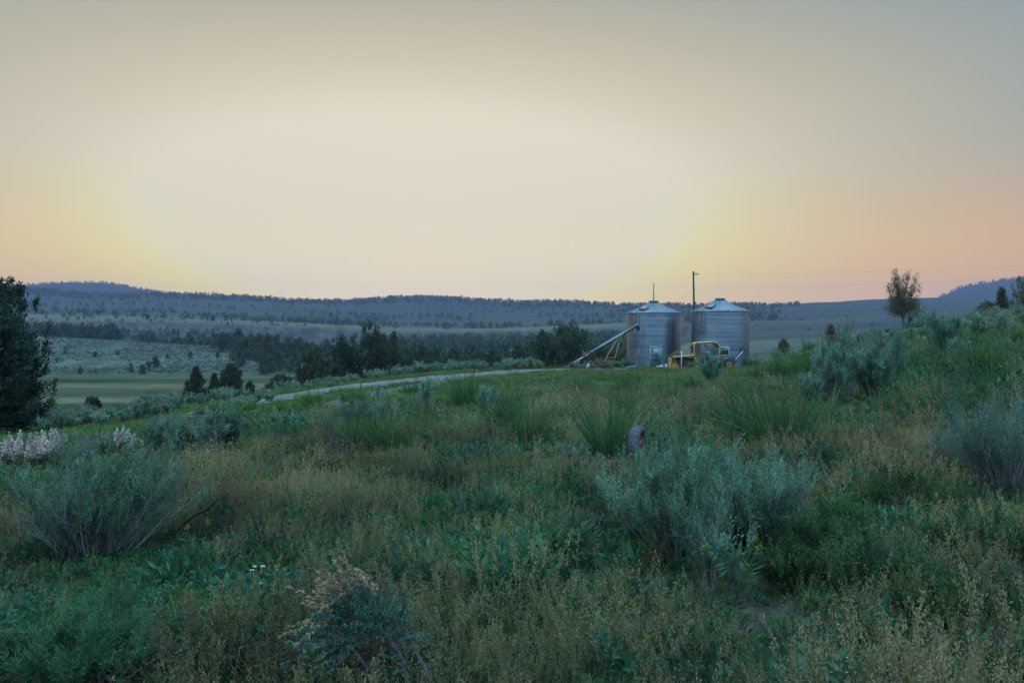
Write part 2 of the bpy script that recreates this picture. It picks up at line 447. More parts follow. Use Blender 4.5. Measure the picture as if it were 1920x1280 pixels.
def build_terrain():
    th = np.unique(np.r_[np.arange(-180, -46, 3.0), np.arange(-46, 46.01, .125), np.arange(48, 180, 3.0)])
    th = np.radians(th)
    rows = np.exp(np.linspace(math.log(.45), math.log(3850), 470))
    tc = np.clip(th, -pi/4, pi/4)
    rr = rows[:, None]/np.cos(tc)[None]
    rr = np.minimum(rr, 4300)
    x = rr*np.sin(th); y = rr*np.cos(th)
    z = h(x, y)
    C = ground_colour(x, y)
    V = np.stack([x, y, z], -1)
    nr, nt = x.shape
    def sheet(name, a, b, mat, label=None, closed_centre=False):
        v = V[a:b+1].reshape(-1, 3); c = C[a:b+1].reshape(-1, 3)
        i = np.arange(b-a)[:, None]*nt; j = np.arange(nt); j2 = (j+1) % nt
        q = np.stack(np.broadcast_arrays(i+j, i+j2, i+nt+j2, i+nt+j), -1).reshape(-1, 4)[:, ::-1]
        t = np.zeros((0, 3), np.int32)
        if closed_centre:
            v = np.vstack([v, [[0, 0, float(h(0., .45))]]]); c = np.vstack([c, c[:1]])
            k = len(v)-1
            t = np.array([(jj, (jj+1) % nt, k) for jj in range(nt)], np.int32)[:, ::-1]
        return tag(mesh_object(name, v, q, t, c, mat, None, True), kind='structure')
    a = int(np.searchsorted(rows, 560))
    sheet('ground', 0, a, M['ground'], closed_centre=True)
    sheet('hills', a, nr-1, M['ground'])

def ground_mat():
    m, nt, N, Lk = new_mat('land')
    out = N.new('ShaderNodeOutputMaterial')
    at = N.new('ShaderNodeAttribute'); at.attribute_name = 'tint'
    geo = N.new('ShaderNodeNewGeometry')
    a = N.new('ShaderNodeTexNoise'); a.inputs['Scale'].default_value = 3.0; a.inputs['Detail'].default_value = 7; a.inputs['Roughness'].default_value = .65
    b = N.new('ShaderNodeTexNoise'); b.inputs['Scale'].default_value = .11; b.inputs['Detail'].default_value = 7; b.inputs['Roughness'].default_value = .7
    for n in (a, b): Lk.new(geo.outputs['Position'], n.inputs['Vector'])
    ra = N.new('ShaderNodeMapRange'); ra.inputs[1].default_value = .3; ra.inputs[2].default_value = .7; ra.inputs[3].default_value = .6; ra.inputs[4].default_value = 1.4
    rb = N.new('ShaderNodeMapRange'); rb.inputs[1].default_value = .3; rb.inputs[2].default_value = .7; rb.inputs[3].default_value = .65; rb.inputs[4].default_value = 1.35
    Lk.new(a.outputs['Fac'], ra.inputs[0]); Lk.new(b.outputs['Fac'], rb.inputs[0])
    mu = N.new('ShaderNodeMath'); mu.operation = 'MULTIPLY'; Lk.new(ra.outputs[0], mu.inputs[0]); Lk.new(rb.outputs[0], mu.inputs[1])
    hs = N.new('ShaderNodeHueSaturation'); Lk.new(at.outputs['Color'], hs.inputs['Color']); Lk.new(mu.outputs[0], hs.inputs['Value'])
    p = N.new('ShaderNodeBsdfPrincipled'); p.inputs['Roughness'].default_value = .95; p.inputs['Specular IOR Level'].default_value = .1
    bu = N.new('ShaderNodeBump'); bu.inputs['Strength'].default_value = .6; bu.inputs['Distance'].default_value = .06
    Lk.new(a.outputs['Fac'], bu.inputs['Height']); Lk.new(bu.outputs[0], p.inputs['Normal'])
    Lk.new(hs.outputs[0], p.inputs['Base Color']); Lk.new(p.outputs[0], out.inputs[0])
    return m
M['ground'] = ground_mat()
build_terrain()

def ribbon(name, pts, half, col, lift, seed):
    d = nrm(np.gradient(pts, axis=0)); n = np.stack([-d[:, 1], d[:, 0]], 1)
    k = 11
    off = np.linspace(-1, 1, k)
    w = half*np.clip(np.sin(np.linspace(.02, pi-.02, len(pts)))*6, .15, 1)*(1+.5*fbm(np.arange(len(pts))/6.0, np.zeros(len(pts)), seed))
    xy = pts[:, None]+n[:, None]*(w[:, None]*off)[..., None]
    z = h(xy[..., 0], xy[..., 1])+lift-.05*(off**4)+.0*off
    v = np.concatenate([xy, z[..., None]], -1)
    i = np.arange(len(pts)-1)[:, None]*k; j = np.arange(k-1)
    q = np.stack(np.broadcast_arrays(i+j, i+k+j, i+k+j+1, i+j+1), -1).reshape(-1, 4)
    rut = 1-.14*np.exp(-((np.abs(off)-.5)/.18)**2)
    c = np.array(col)*(rut[None, :, None]*(1+.35*fbm(xy[..., 0]/.8, xy[..., 1]/.8, seed+2)[..., None]))
    mb = MB(); mb.add(v, q, col=c.reshape(-1, 3))
    o = mb.build(name, M['gravel'], smooth=True)
    return tag(o, kind='structure')
M['gravel'] = solid_mat('gravel', rough=.95, nscale=6, amp=.25, bump=.4, spec=.1)
ribbon('road', ROADS, 2.7, (.195, .175, .172), .07, 3)
ribbon('gravel_track', TRACKS, .9, (.13, .122, .118), .035, 8)

# ------------------------------------------------------------------ shrubs
SAGE = (.17, .265, .205); SAGEDK = (.075, .12, .105); BARK = (.17, .15, .14); DEAD = (.20, .18, .17)

def shrub_mesh(r, R, H, n_main=26, n_sec=6, n_sh=7, n_lf=14, lf=(.028, .0065), col=SAGE, shoot=.13, bare_main=0, spread=1.2, lobes=3, wood=BARK, wr=.007, up=.8, tipcol=None, low=.22, root=.10):
    """a woody bush: stems fan from the root, branch, and end in leafy upright shoots"""
    st, fo = MB(), MB()
    ph = r.uniform(0, 2*pi, n_main); tilt = np.sqrt(r.uniform(.01, 1, n_main))*spread
    lob = .80+(.22*np.sin(lobes*ph+r.uniform(0, 6))+.18*np.sin(ph+r.uniform(0, 6)))*np.sin(tilt/spread*pi/2)+.12*np.sin(7*ph+tilt*6)
    k = r.uniform(.7, 1.08, n_main)*lob
    end = np.stack([R*np.sin(tilt)*np.cos(ph)*k, R*np.sin(tilt)*np.sin(ph)*k, H*(.42+.58*np.cos(tilt))*k*r.uniform(.85, 1.05, n_main)], 1)
    b0 = np.stack([root*R*np.cos(ph), root*R*np.sin(ph), np.full(n_main, -.05)], 1)*r.uniform(.3, 1.3, (n_main, 1))
    ctl = np.stack([end[:, 0]*.55, end[:, 1]*.55, end[:, 2]*.38], 1)+r.normal(0, .05*R, (n_main, 3))
    t = np.linspace(0, 1, 6)[None, :, None]
    path = b0[:, None]*(1-t)**2+2*ctl[:, None]*t*(1-t)+end[:, None]*t**2
    path += r.normal(0, .012*R, path.shape)*t
    st.tubes(path, wr*(1.15-.85*np.linspace(0, 1, 6)), 5, col=np.array(wood)*r.uniform(.7, 1.3, (n_main, 1)))
    if bare_main:
        p2 = r.uniform(0, 2*pi, bare_main); t2 = r.uniform(.2, 1.0, bare_main)
        L = r.uniform(.45, .95, bare_main)
        e2 = np.stack([R*np.sin(t2)*np.cos(p2)*L, R*np.sin(t2)*np.sin(p2)*L, H*np.cos(t2*.8)*L], 1)
        q2 = np.linspace(0, 1, 4)[None, :, None]
        c2 = e2*.5+r.normal(0, .03*R, (bare_main, 3))
        bb = np.stack([.16*R*np.cos(p2), .16*R*np.sin(p2), np.full(bare_main, -.03)], 1)
        st.tubes(bb[:, None]*(1-q2)**2+2*c2[:, None]*q2*(1-q2)+e2[:, None]*q2**2, wr*.6*(1.1-.75*np.linspace(0, 1, 4)), 4, col=np.array(DEAD)*1.5*r.uniform(.7, 1.3, (bare_main, 1)))
    # secondary branches
    m = n_main*n_sec
    im = np.repeat(np.arange(n_main), n_sec); tt = r.uniform(low, 1.0, m)[:, None]**.8
    s0 = b0[im]*(1-tt)**2+2*ctl[im]*tt*(1-tt)+end[im]*tt**2
    tan = nrm(2*(1-tt)*(ctl[im]-b0[im])+2*tt*(end[im]-ctl[im]))
    d = nrm(tan*.7+r.normal(0, .42, (m, 3))+np.array([0, 0, up*.6]))
    L = r.uniform(.16, .34, (m, 1))*(R+H)*.5
    q = np.linspace(0, 1, 4)[None, :, None]
    e = s0+d*L+np.array([0, 0, 1])*L*.25
    cc = s0+d*L*.55
    st.tubes(s0[:, None]*(1-q)**2+2*cc[:, None]*q*(1-q)+e[:, None]*q**2, wr*.38*(1.1-.7*np.linspace(0, 1, 4)), 3, col=np.array(wood)*r.uniform(.7, 1.3, (m, 1)))
    # shoots with leaves
    n = m*n_sh
    i2 = np.repeat(np.arange(m), n_sh); t2 = r.uniform(.3, 1.0, n)[:, None]
    p0 = s0[i2]*(1-t2)**2+2*cc[i2]*t2*(1-t2)+e[i2]*t2**2
    sd = nrm(d[i2]*.5+r.normal(0, .33, (n, 3))+np.array([0, 0, up]))
    sl = r.uniform(.6, 1.35, (n, 1))*shoot
    k = n*n_lf
    i3 = np.repeat(np.arange(n), n_lf); s = np.tile(np.linspace(.08, 1, n_lf), n)[:, None]+r.uniform(-.03, .03, (k, 1))
    pos = p0[i3]+sd[i3]*sl[i3]*s
    ld = nrm(sd[i3]*.75+r.normal(0, .45, (k, 3)))
    tone = r.uniform(.6, 1.35, (n_main, 1))[im][i2][i3]*r.uniform(.75, 1.25, (m, 1))[i2][i3]*r.uniform(.85, 1.15, (k, 1))
    c = np.array(col)*np.array([1.16, 1.09, .92])*tone
    if tipcol is not None: c = c*(1-.6*s)+np.array(tipcol)*tone*.6*s
    fo.leaves(pos, ld, lf[0]*r.uniform(.6, 1.25, k), lf[1]*r.uniform(.7, 1.3, k), r, c)
    return st, fo

def place_shrub(name, label, u, Y, stfo, rz=0., cat='shrub', group=None, sc=1.0, matleaf='sage', dz=0.):
    root = tag(empty(name, P(u, Y, dz), rz), label, cat, group)
    stfo[0].build('stems', M['wood'], root); stfo[1].build('foliage', M[matleaf], root)
    root.scale = (sc,)*3
    return root

def merged(stfo, name, mat, shift=(0, 0, 0)):
    mb = MB()
    for b in stfo:
        V, Q, T, C = b.arrays(); mb.add(V, Q, T, C)
    return mb

R_ = np.random.default_rng
def px(d, Y): return d*Y/F        # size of d photograph pixels at a distance

# the big bushes, each on its own
RABBIT = (.135, .23, .175)
place_shrub('sagebrush', 'large blue-green sagebrush with upright plumes hiding the old tyre', 1272, 5.9, shrub_mesh(R_(11), .64, .84, 48, 7, 8, 15, (.03, .0062), (.165, .275, .215), .14, bare_main=34, lobes=3, up=1.0), 0.4)
place_shrub('sagebrush', 'broad sagebrush mound touching the right side of the bush by the tyre', 1425, 6.0, shrub_mesh(R_(12), .50, .76, 36, 7, 8, 15, (.03, .0062), (.155, .255, .20), .13, bare_main=18, lobes=4, up=1.0), 1.4)
place_shrub('sagebrush', 'small pale sagebrush above the yellow mustard flowers', 1335, 5.05, shrub_mesh(R_(13), .27, .62, 16, 6, 7, 15, (.028, .006), (.135, .215, .17), .12, bare_main=10, up=1.1), 2.2)
place_shrub('rabbitbrush', 'wide grey-stemmed bush whose bare twigs fan out below the leaves', 178, 6.5, shrub_mesh(R_(14), .80, .84, 74, 6, 9, 13, (.032, .0066), RABBIT, .12, bare_main=170, lobes=5, spread=1.3, wood=(.27, .25, .25), wr=.006, up=.9, low=.28, root=.24), 0.3)
place_shrub('rabbitbrush', 'tall loose grey bush standing at the right edge of the meadow', 1885, 7.0, shrub_mesh(R_(15), .68, .92, 52, 6, 7, 13, (.032, .005), (.14, .22, .185), .13, bare_main=70, lobes=3, wood=(.2, .19, .2), wr=.006, up=1.0), 0.9)
place_shrub('rabbitbrush', 'thin sparse bush of pale upright twigs left of the right-edge bush', 1765, 7.6, shrub_mesh(R_(16), .26, .62, 14, 4, 5, 10, (.028, .005), (.14, .22, .185), .12, bare_main=40, wood=(.22, .21, .22), wr=.005, up=1.2), 0.2)
place_shrub('rabbitbrush', 'bright green feathery bush low in the near left corner', 135, 3.75, shrub_mesh(R_(17), .44, .34, 44, 6, 8, 15, (.034, .005), (.066, .155, .085), .10, lobes=4, up=1.2), 0.5, matleaf='leaf')
place_shrub('sagebrush', 'tall double-headed sagebrush on the rise right of the bins', 1562, 14.5, shrub_mesh(R_(18), .62, 1.32, 36, 7, 8, 13, (.042, .011), (.15, .25, .205), .17, bare_main=24, lobes=2, up=1.1), 0.1)
place_shrub('sagebrush', 'round sagebrush beside the tall double-headed one', 1632, 14.8, shrub_mesh(R_(19), .55, 1.06, 32, 7, 8, 13, (.042, .011), (.15, .245, .20), .16, bare_main=20, lobes=3), 1.9)
place_shrub('sagebrush', 'dark upright sagebrush behind the round one on the rise', 1664, 16.2, shrub_mesh(R_(20), .5, 1.1, 36, 7, 7, 13, (.042, .010), (.12, .205, .165), .18, bare_main=26, up=1.3), 2.9)
place_shrub('sagebrush', 'low greyish sagebrush at the left foot of the double-headed bush', 1522, 14.2, shrub_mesh(R_(21), .36, .72, 20, 6, 7, 12, (.04, .011), (.17, .24, .21), .13, bare_main=12), 0.7)
place_shrub('sagebrush', 'ragged sagebrush with two bare-necked tufts on the skyline of the rise', 1768, 21.5, shrub_mesh(R_(22), .62, 1.28, 20, 6, 8, 13, (.055, .015), (.115, .21, .17), .2, bare_main=16, lobes=2, spread=1.0, up=1.2), 1.2)
place_shrub('sagebrush', 'blue-green sagebrush growing in front of the yellow machine', 1334, 33, shrub_mesh(R_(23), .60, 1.28, 34, 7, 8, 12, (.075, .022), (.15, .275, .225), .2, lobes=3, up=1.2), .6)
place_shrub('sagebrush', 'small sagebrush with a bare leaning trunk at the road edge', 800, 20.5, (lambda sf: sf)(shrub_mesh(R_(24), .22, .92, 12, 6, 8, 12, (.05, .013), (.175, .28, .22), .16, bare_main=12, spread=.7, up=1.3)), .2)
place_shrub('sagebrush', 'compact sagebrush between two tall grass clumps below the road end', 913, 19, shrub_mesh(R_(25), .34, .66, 20, 6, 8, 12, (.045, .012), (.175, .28, .23), .14), 2.2)
place_shrub('sagebrush', 'pale sagebrush behind the near tall grass clump', 720, 17, shrub_mesh(R_(26), .34, .66, 20, 6, 8, 12, (.042, .012), (.17, .27, .215), .14), .2)
place_shrub('sagebrush', 'sagebrush mixed with dead twigs left of the near grass clump', 672, 15.8, shrub_mesh(R_(27), .42, .62, 22, 6, 7, 11, (.042, .012), (.17, .25, .215), .14, bare_main=50), 1.2)
place_shrub('sagebrush', 'little grey sagebrush left of the old tyre', 1078, 9.4, shrub_mesh(R_(28), .22, .36, 14, 6, 7, 12, (.03, .008), (.155, .245, .195), .1, bare_main=10), .2)
for i, (u, Y, R, H, lab) in enumerate([
        (300, 15.2, .36, .74, 'dark round sagebrush, leftmost of three above the grey-stemmed bush'),
        (345, 15.6, .38, .72, 'plump blue sagebrush, middle of three above the grey-stemmed bush'),
        (392, 14.6, .40, .74, 'twiggy grey sagebrush, third of three above the grey-stemmed bush'),
        (432, 15.0, .26, .68, 'narrow dark sagebrush leaning against the twiggy grey one')]):
    place_shrub('sagebrush', lab, u, Y, shrub_mesh(R_(40+i), R, H, 26, 7, 8, 12, (.04, .0115), [(.13, .225, .18), (.165, .265, .21), (.18, .24, .215), (.12, .21, .17)][i], .14, bare_main=[6, 8, 50, 14][i], lobes=3), i*1.3)

for i, (u, Y, R, H, lab) in enumerate([
        (1560, 5.6, .46, .50, 'dark green bushy weed right of the broad sagebrush mound'), (1690, 6.6, .5, .52, 'wide green bushy weed below the thin sparse bush'),
        (1640, 4.6, .40, .44, 'low green bushy weed in the lower right of the meadow'), (1480, 4.9, .30, .40, 'small dark bushy weed under the broad sagebrush mound'),
        (1820, 5.2, .42, .42, 'olive bushy weed in front of the right-edge bush'), (1760, 4.1, .30, .34, 'small bushy weed nearest the lower right corner')]):
    place_shrub('bushy_weed', lab, u, Y, shrub_mesh(R_(140+i), R, H*.72, 34, 6, 6, 11, (.022, .008), [(.055, .112, .052), (.068, .115, .05)][i % 2], .09, spread=1.35, lobes=4, wood=(.10, .12, .06), wr=.004), i*1.1, cat='weed', group='bushy green weeds at the lower right', matleaf='leaf')

# dead shrubs, stump, twigs
def dead_shrub(name, label, u, Y, R, H, n, seed, cat='dead shrub', col=(.13, .11, .11), wr=.009):
    r = R_(seed); mb = MB()
    ph = r.uniform(0, 2*pi, n); tl = r.uniform(.05, 1.0, n)
    e = np.stack([R*np.sin(tl)*np.cos(ph), R*np.sin(tl)*np.sin(ph), H*np.cos(tl*.7)], 1)*r.uniform(.5, 1.05, (n, 1))
    q = np.linspace(0, 1, 6)[None, :, None]
    c = e*np.array([.7, .7, .35])+r.normal(0, .08*R, (n, 3))
    pa = 2*c[:, None]*q*(1-q)+e[:, None]*q**2+r.normal(0, .015*R, (n, 6, 3))*q
    pa[:, 0, 2] -= .04
    mb.tubes(pa, wr*(1.2-1.05*np.linspace(0, 1, 6)), 5, col=np.array(col)*r.uniform(.7, 1.3, (n, 1)))
    k = n*4; ii = np.repeat(np.arange(n), 4); t = r.integers(2, 5, k)
    s0 = pa[ii, t]; d = nrm(nrm(e[ii])+r.normal(0, .6, (k, 3)))*r.uniform(.08, .25, (k, 1))*H
    mb.tubes(np.stack([s0, s0+d*.5+r.normal(0, .01, (k, 3)), s0+d], 1), wr*.35*np.array([1, .7, .3]), 4, col=np.array(col)*r.uniform(.7, 1.3, (k, 1)))
    o = mb.build(name, M['wood'], loc=P(u, Y))
    return tag(o, label, cat)
dead_shrub('dead_shrub', 'bare reddish-grey twigs standing left of the near tall grass', 622, 14.2, .38, .62, 26, 51)
dead_shrub('dead_shrub', 'dark forked dead stump below the near tall grass clump', 655, 11.6, .16, .44, 9, 52, col=(.075, .055, .055), wr=.022)
dead_shrub('dead_shrub', 'low tangle of dark twigs just left of the old tyre', 1140, 9.2, .34, .34, 34, 53, col=(.10, .08, .085), wr=.006)
dead_shrub('dead_shrub', 'pale grey spiky dead shrub between the two lupine patches', 163, 15.4, .26, .72, 40, 54, col=(.27, .25, .25), wr=.008)
dead_shrub('dead_shrub', 'thin dark dead twigs in the reddish grass above the dead stump', 618, 11.9, .22, .46, 16, 55, col=(.11, .09, .09), wr=.006)
dead_shrub('dead_shrub', 'bent dead stems at the foot of the bare-trunked road-edge bush', 793, 20.3, .30, .5, 16, 56, col=(.11, .10, .10), wr=.014)
mb = MB(); r = R_(57)
mb.tubes(np.array([[-.12, 0, .10], [0, .02, .20], [.1, 0, .24], [.2, -.02, .33], [.27, -.03, .36]]), [.013, .012, .01, .008, .004], 6, (.05, .04, .04), cap=True)
mb.tubes(np.array([[.1, 0, .24], [.14, .05, .30], [.15, .08, .36]]), [.007, .005, .002], 5, (.05, .04, .04))
mb.tubes(np.array([[-.12, 0, .10], [-.2, .01, .03], [-.28, .02, -.03]]), [.013, .013, .012], 6, (.05, .04, .04))
tag(mb.build('fallen_branch', M['wood'], loc=P(366, 7.2)), 'dark crooked dead branch sticking out right of the grey-stemmed bush', 'branch')
mb = MB()
mb.tubes(np.array([[0, 0, -.1], [.01, 0, .2], [-.02, .01, .36], [-.05, .01, .50]]), [.05, .045, .04, .028], 8, (.26, .26, .30), cap=True)
mb.tubes(np.array([[0, 0, .18], [.07, .02, .30], [.11, .02, .34]]), [.03, .022, .012], 7, (.24, .24, .28), cap=True)
tag(mb.build('weathered_stump', M['wood'], loc=P(150, 9.9)), 'weathered grey stump poking up behind the grey-stemmed bush', 'stump')

# ------------------------------------------------------------------ tall grass clumps
def clump_mesh(r, R, H, n, W, col=(.05, .115, .035), dry=.06, lean=.55, seg=4, stalks=0):
    mb = MB()
    ph = r.uniform(0, 2*pi, n); rr = np.sqrt(r.uniform(0, 1, n))*R*.45
    b = np.stack([rr*np.cos(ph), rr*np.sin(ph), np.full(n, -.05)], 1)
    a = r.uniform(0, 2*pi, n)*.25+ph
    tl = r.uniform(.02, lean, n)*r.uniform(.4, 1.2, n)
    d = np.stack([np.sin(tl)*np.cos(a), np.sin(tl)*np.sin(a), np.cos(tl)], 1)
    L = H*(.35+.95*r.uniform(0, 1, n)**1.2)
    k3 = 4; kid = r.integers(0, k3, n); ko = r.normal(0, .27*R, (k3, 2)); kh = r.uniform(.5, 1.12, k3); kt = r.normal(0, .16, (k3, 2))
    b[:, :2] = b[:, :2]*.6+ko[kid]; L = L*kh[kid]
    d[:, :2] += kt[kid]; d = nrm(d)
    bend = np.stack([np.cos(a), np.sin(a), np.full(n, -.5)], 1)*(.03+.85*r.uniform(0, 1, n)**2.6)[:, None]
    c = np.array(col)*r.uniform(.65, 1.4, (n, 1))
    dd = r.uniform(0, 1, n) < dry
    c[dd] = np.array([.24, .20, .11])*r.uniform(.7, 1.2, (dd.sum(), 1))
    yl = r.uniform(0, 1, (n, 1))**3
    c = c*(1-yl)+np.array([.12, .15, .045])*yl
    mb.blades(b, d, L, W*r.uniform(.6, 1.3, n), bend, r, c, seg)
    if stalks:
        ph = r.uniform(0, 2*pi, stalks); b = np.stack([R*.2*np.cos(ph), R*.2*np.sin(ph), np.zeros(stalks)], 1)
        d = nrm(np.stack([.22*np.cos(ph), .22*np.sin(ph), np.ones(stalks)], 1)+r.normal(0, .06, (stalks, 3)))
        L = H*r.uniform(1.0, 1.3, stalks)[:, None]
        mb.tubes(np.stack([b, b+d*L*.5, b+d*L], 1), W*.25, 3, col=(.17, .16, .08))
        k = stalks*26; ii = np.repeat(np.arange(stalks), 26); s = r.uniform(.84, 1.0, (k, 1))
        mb.leaves(b[ii]+d[ii]*L[ii]*s, nrm(d[ii]+r.normal(0, .25, (k, 3))), W*2.2, W*.8, r, np.array([.22, .19, .11])*r.uniform(.7, 1.2, (k, 1)))
    return mb
GR = 'tall bunchgrass clumps in the meadow'
clumps = [
    (862, 22, .62, 1.0, 260, .017, 'tall dark green bunchgrass standing against the road'),
    (712, 12.6, .62, .86, 340, .012, 'broad arching bunchgrass clump in the middle of the meadow'),
    (700, 13.3, .5, .7, 160, .012, 'lower bunchgrass tuft at the back of the broad arching clump'),
    (1000, 13, .62, .62, 230, .012, 'loose spreading bunchgrass left of the old tyre and far from it'),
    (955, 15.5, .5, .74, 180, .013, 'slender bunchgrass with high thin blades behind the spreading tuft'),
    (1140, 10.9, .5, .86, 260, .011, 'dense upright bunchgrass right behind the old tyre'),
    (1162, 17.5, .5, .62, 180, .014, 'dark low bunchgrass behind the tuft at the tyre'),
    (1092, 25, .62, .72, 200, .019, 'pale bunchgrass tuft in front of the rusty implement'),
    (1180, 26, .5, .9, 140, .02, 'dark leafy clump in front of the left bin door'),
    (1475, 24, .85, 1.15, 300, .019, 'high dense reed-like grass right of the yellow machine'),
    (1525, 22, .7, 1.05, 220, .018, 'bright green tall grass left of the double-headed bush'),
    (1425, 27, .7, .95, 200, .02, 'tall grass hiding the foot of the right bin'),
    (1395, 11.0, .62, .85, 240, .0115, 'tall grass rising behind the large sagebrush'),
    (1455, 10.2, .62, .78, 260, .0115, 'arching grass clump behind the broad sagebrush mound'),
    (1380, 15.5, .6, .74, 180, .014, 'rounded dark grass clump in the middle of the right meadow'),
    (1560, 11.8, .5, .58, 150, .012, 'sparse long blades below the double-headed bush'),
    (1650, 12.2, .5, .62, 140, .012, 'scattered long blades below the round sagebrush'),
    (1725, 13.5, .45, .62, 120, .012, 'thin blade tuft on the slope below the skyline bush'),
    (1875, 15, .6, .66, 190, .014, 'dark green grass tuft at the far right of the rise'),
    (1890, 22, .55, .6, 160, .018, 'low green tuft on the skyline at the right'),
    (1255, 21, .6, .55, 170, .017, 'short grass tuft in front of the yellow machine'),
    (590, 29, .8, .62, 260, .024, 'lush green grass tuft between the road and the gravel track'),
    (660, 29.5, .8, .55, 240, .024, 'lush green tuft beside the end of the gravel track'),
    (520, 28, .9, .55, 260, .024, 'wide lush green tuft left along the gravel track'),
    (760, 33, .7, .6, 180, .026, 'green tuft where the gravel track meets the road'),
    (425, 31.5, .9, .62, 260, .026, 'lush grass hiding the near end of the road'),
    (462, 33, .8, .5, 220, .026, 'lush grass beside the near end of the road'),
    (440, 26, .9, .5, 240, .022, 'bright green tuft above the three sagebrushes'),
    (800, 15, .5, .5, 150, .013, 'thin grass tuft below the bare-trunked road-edge bush'),
    (1602, 17.5, .5, .7, 150, .015, 'green tuft between the double-headed and the round bush'),
    (1700, 18, .55, .66, 170, .015, 'rounded green tuft right of the dark upright bush'),
    (1812, 16.5, .55, .66, 170, .015, 'wide green tuft below the grey sagebrush under the skyline bush'),
    (1850, 11.5, .5, .6, 160, .012, 'green tuft above the right-edge bush'),
    (1752, 10.8, .5, .55, 150, .012, 'loose green tuft above the thin sparse bush'),
    (1615, 9.2, .5, .5, 150, .011, 'long-bladed tuft in the middle of the right slope'),
    (1300, 28, .6, .62, 150, .02, 'grass tuft touching the bush before the yellow machine'),
]
for i, (u, Y, R, H, n, W, lab) in enumerate(clumps):
    lush = 'lush' in lab or 'bright' in lab
    o = clump_mesh(R_(100+i), R*1.2, H*1.25, int(n*1.6), W*1.6, (.075, .20, .045) if lush else (.042, .128, .048), dry=.03 if lush else .05, stalks=2 if i in (1, 5) else 0).build('bunchgrass', M['grass'], loc=P(u, Y))
    tag(o, lab, 'grass clump', GR)

# ------------------------------------------------------------------ flowers and broad leaves
def lupine(name, label, u, Y, R, n, seed, H=.62):
    r = R_(seed); root = tag(empty(name, P(u, Y)), label, 'wildflower')
    f = MB()
    m = n*9
    ph = r.uniform(0, 2*pi, m); rr = np.sqrt(r.uniform(0, 1, m))*R
    b = np.stack([rr*np.cos(ph), rr*np.sin(ph)*.6, np.full(m, -.02)], 1)
    hh = H*.62*r.uniform(.4, 1.0, m)
    top = b+np.stack([r.normal(0, .05, m), r.normal(0, .05, m), hh], 1)
    f.tubes(np.stack([b, (b+top)/2, top], 1), .004, 3, col=(.05, .09, .04))
    k = m*9; i = np.repeat(np.arange(m), 9)
    f.leaves(top[i], nrm(np.stack([r.normal(0, 1, k), r.normal(0, 1, k), r.uniform(.0, .5, k)], 1)), r.uniform(.05, .085, k), .02, r, np.array([.045, .10, .045])*r.uniform(.7, 1.3, (k, 1)))
    ph = r.uniform(0, 2*pi, n); rr = np.sqrt(r.uniform(0, 1, n))*R
    b = np.stack([rr*np.cos(ph), rr*np.sin(ph)*.6, np.zeros(n)], 1)
    d = nrm(np.stack([r.normal(0, .12, n), r.normal(0, .12, n), np.ones(n)], 1)); L = H*r.uniform(.6, 1.25, (n, 1))
    f.tubes(np.stack([b, b+d*L*.5, b+d*L], 1), .005, 3, col=(.06, .10, .05))
    k = 44
    for q in range(n):
      i = np.full(k, q); s = MB(); t = r.uniform(.66, 1.03, (k, 1))
      rad_ = .052*(1.12-t)/.5+.008
      off = nrm(np.stack([r.normal(size=k), r.normal(size=k), r.normal(0, .3, k)], 1))
      s.leaves(b[i]+d[i]*L[i]*t+off*rad_*.5, off, rad_[:, 0]*1.1, .03, r, np.array([.70, .54, .49])*r.uniform(.75, 1.2, (k, 1)))
      s.tubes(np.stack([b[q]+d[q]*L[q]*.62, b[q]+d[q]*L[q]*1.04])[None], .012, 4, (.5, .42, .38))
      s.build('flower_spike', M['leaf'], root)
    f.build('foliage', M['leaf'], root)
    return root
lupine('lupine_patch', 'larger patch of pale pink lupines at the left edge of the meadow', 58, 14.6, .62, 30, 61)
lupine('lupine_patch', 'lupines at the upper right corner of the larger pink patch', 98, 16.4, .42, 15, 62)
lupine('lupine_patch', 'smaller patch of pale lupines left of the three sagebrushes', 232, 16.2, .42, 14, 63, H=.5)

def mustard(label, u, Y, seed, H=.55, n=4):
    r = R_(seed); root = tag(empty('mustard_plant', P(u, Y)), label, 'wildflower'); f, s = MB(), [MB() for _ in range(n)]
    for j in range(n):
        a = r.uniform(0, 2*pi); e = np.array([.16*math.cos(a), .12*math.sin(a), H*r.uniform(.65, 1)])
        f.tubes(np.array([[0, 0, -.03], e*[.3, .3, .5], e]), [.005, .004, .003], 4, (.07, .11, .05))
        k = 24; o = nrm(r.normal(size=(k, 3)))*r.uniform(.2, 1, (k, 1))*np.array([.022, .022, .035])
        s[j].leaves(e+o, nrm(r.normal(size=(k, 3))),   .011, .009, r, np.array([.40, .36, .06])*r.uniform(.7, 1.2, (k, 1)))
        kk = 14; tt = r.uniform(.1, .8, (kk, 1)); f.leaves(e*tt*[1, 1, 1], nrm(np.stack([r.normal(size=kk), r.normal(size=kk), r.uniform(.1, .9, kk)], 1)), .09, .018, r, (.06, .115, .055))
    for b in s: b.build('flower_head', M['leaf'], root)
    f.build('stems', M['leaf'], root)
mustard('yellow mustard in flower in front of the small pale sagebrush', 1372, 4.55, 65, .44, 4)
mustard('single small yellow mustard in the dark grass of the left meadow', 360, 5.9, 66, .45, 2)

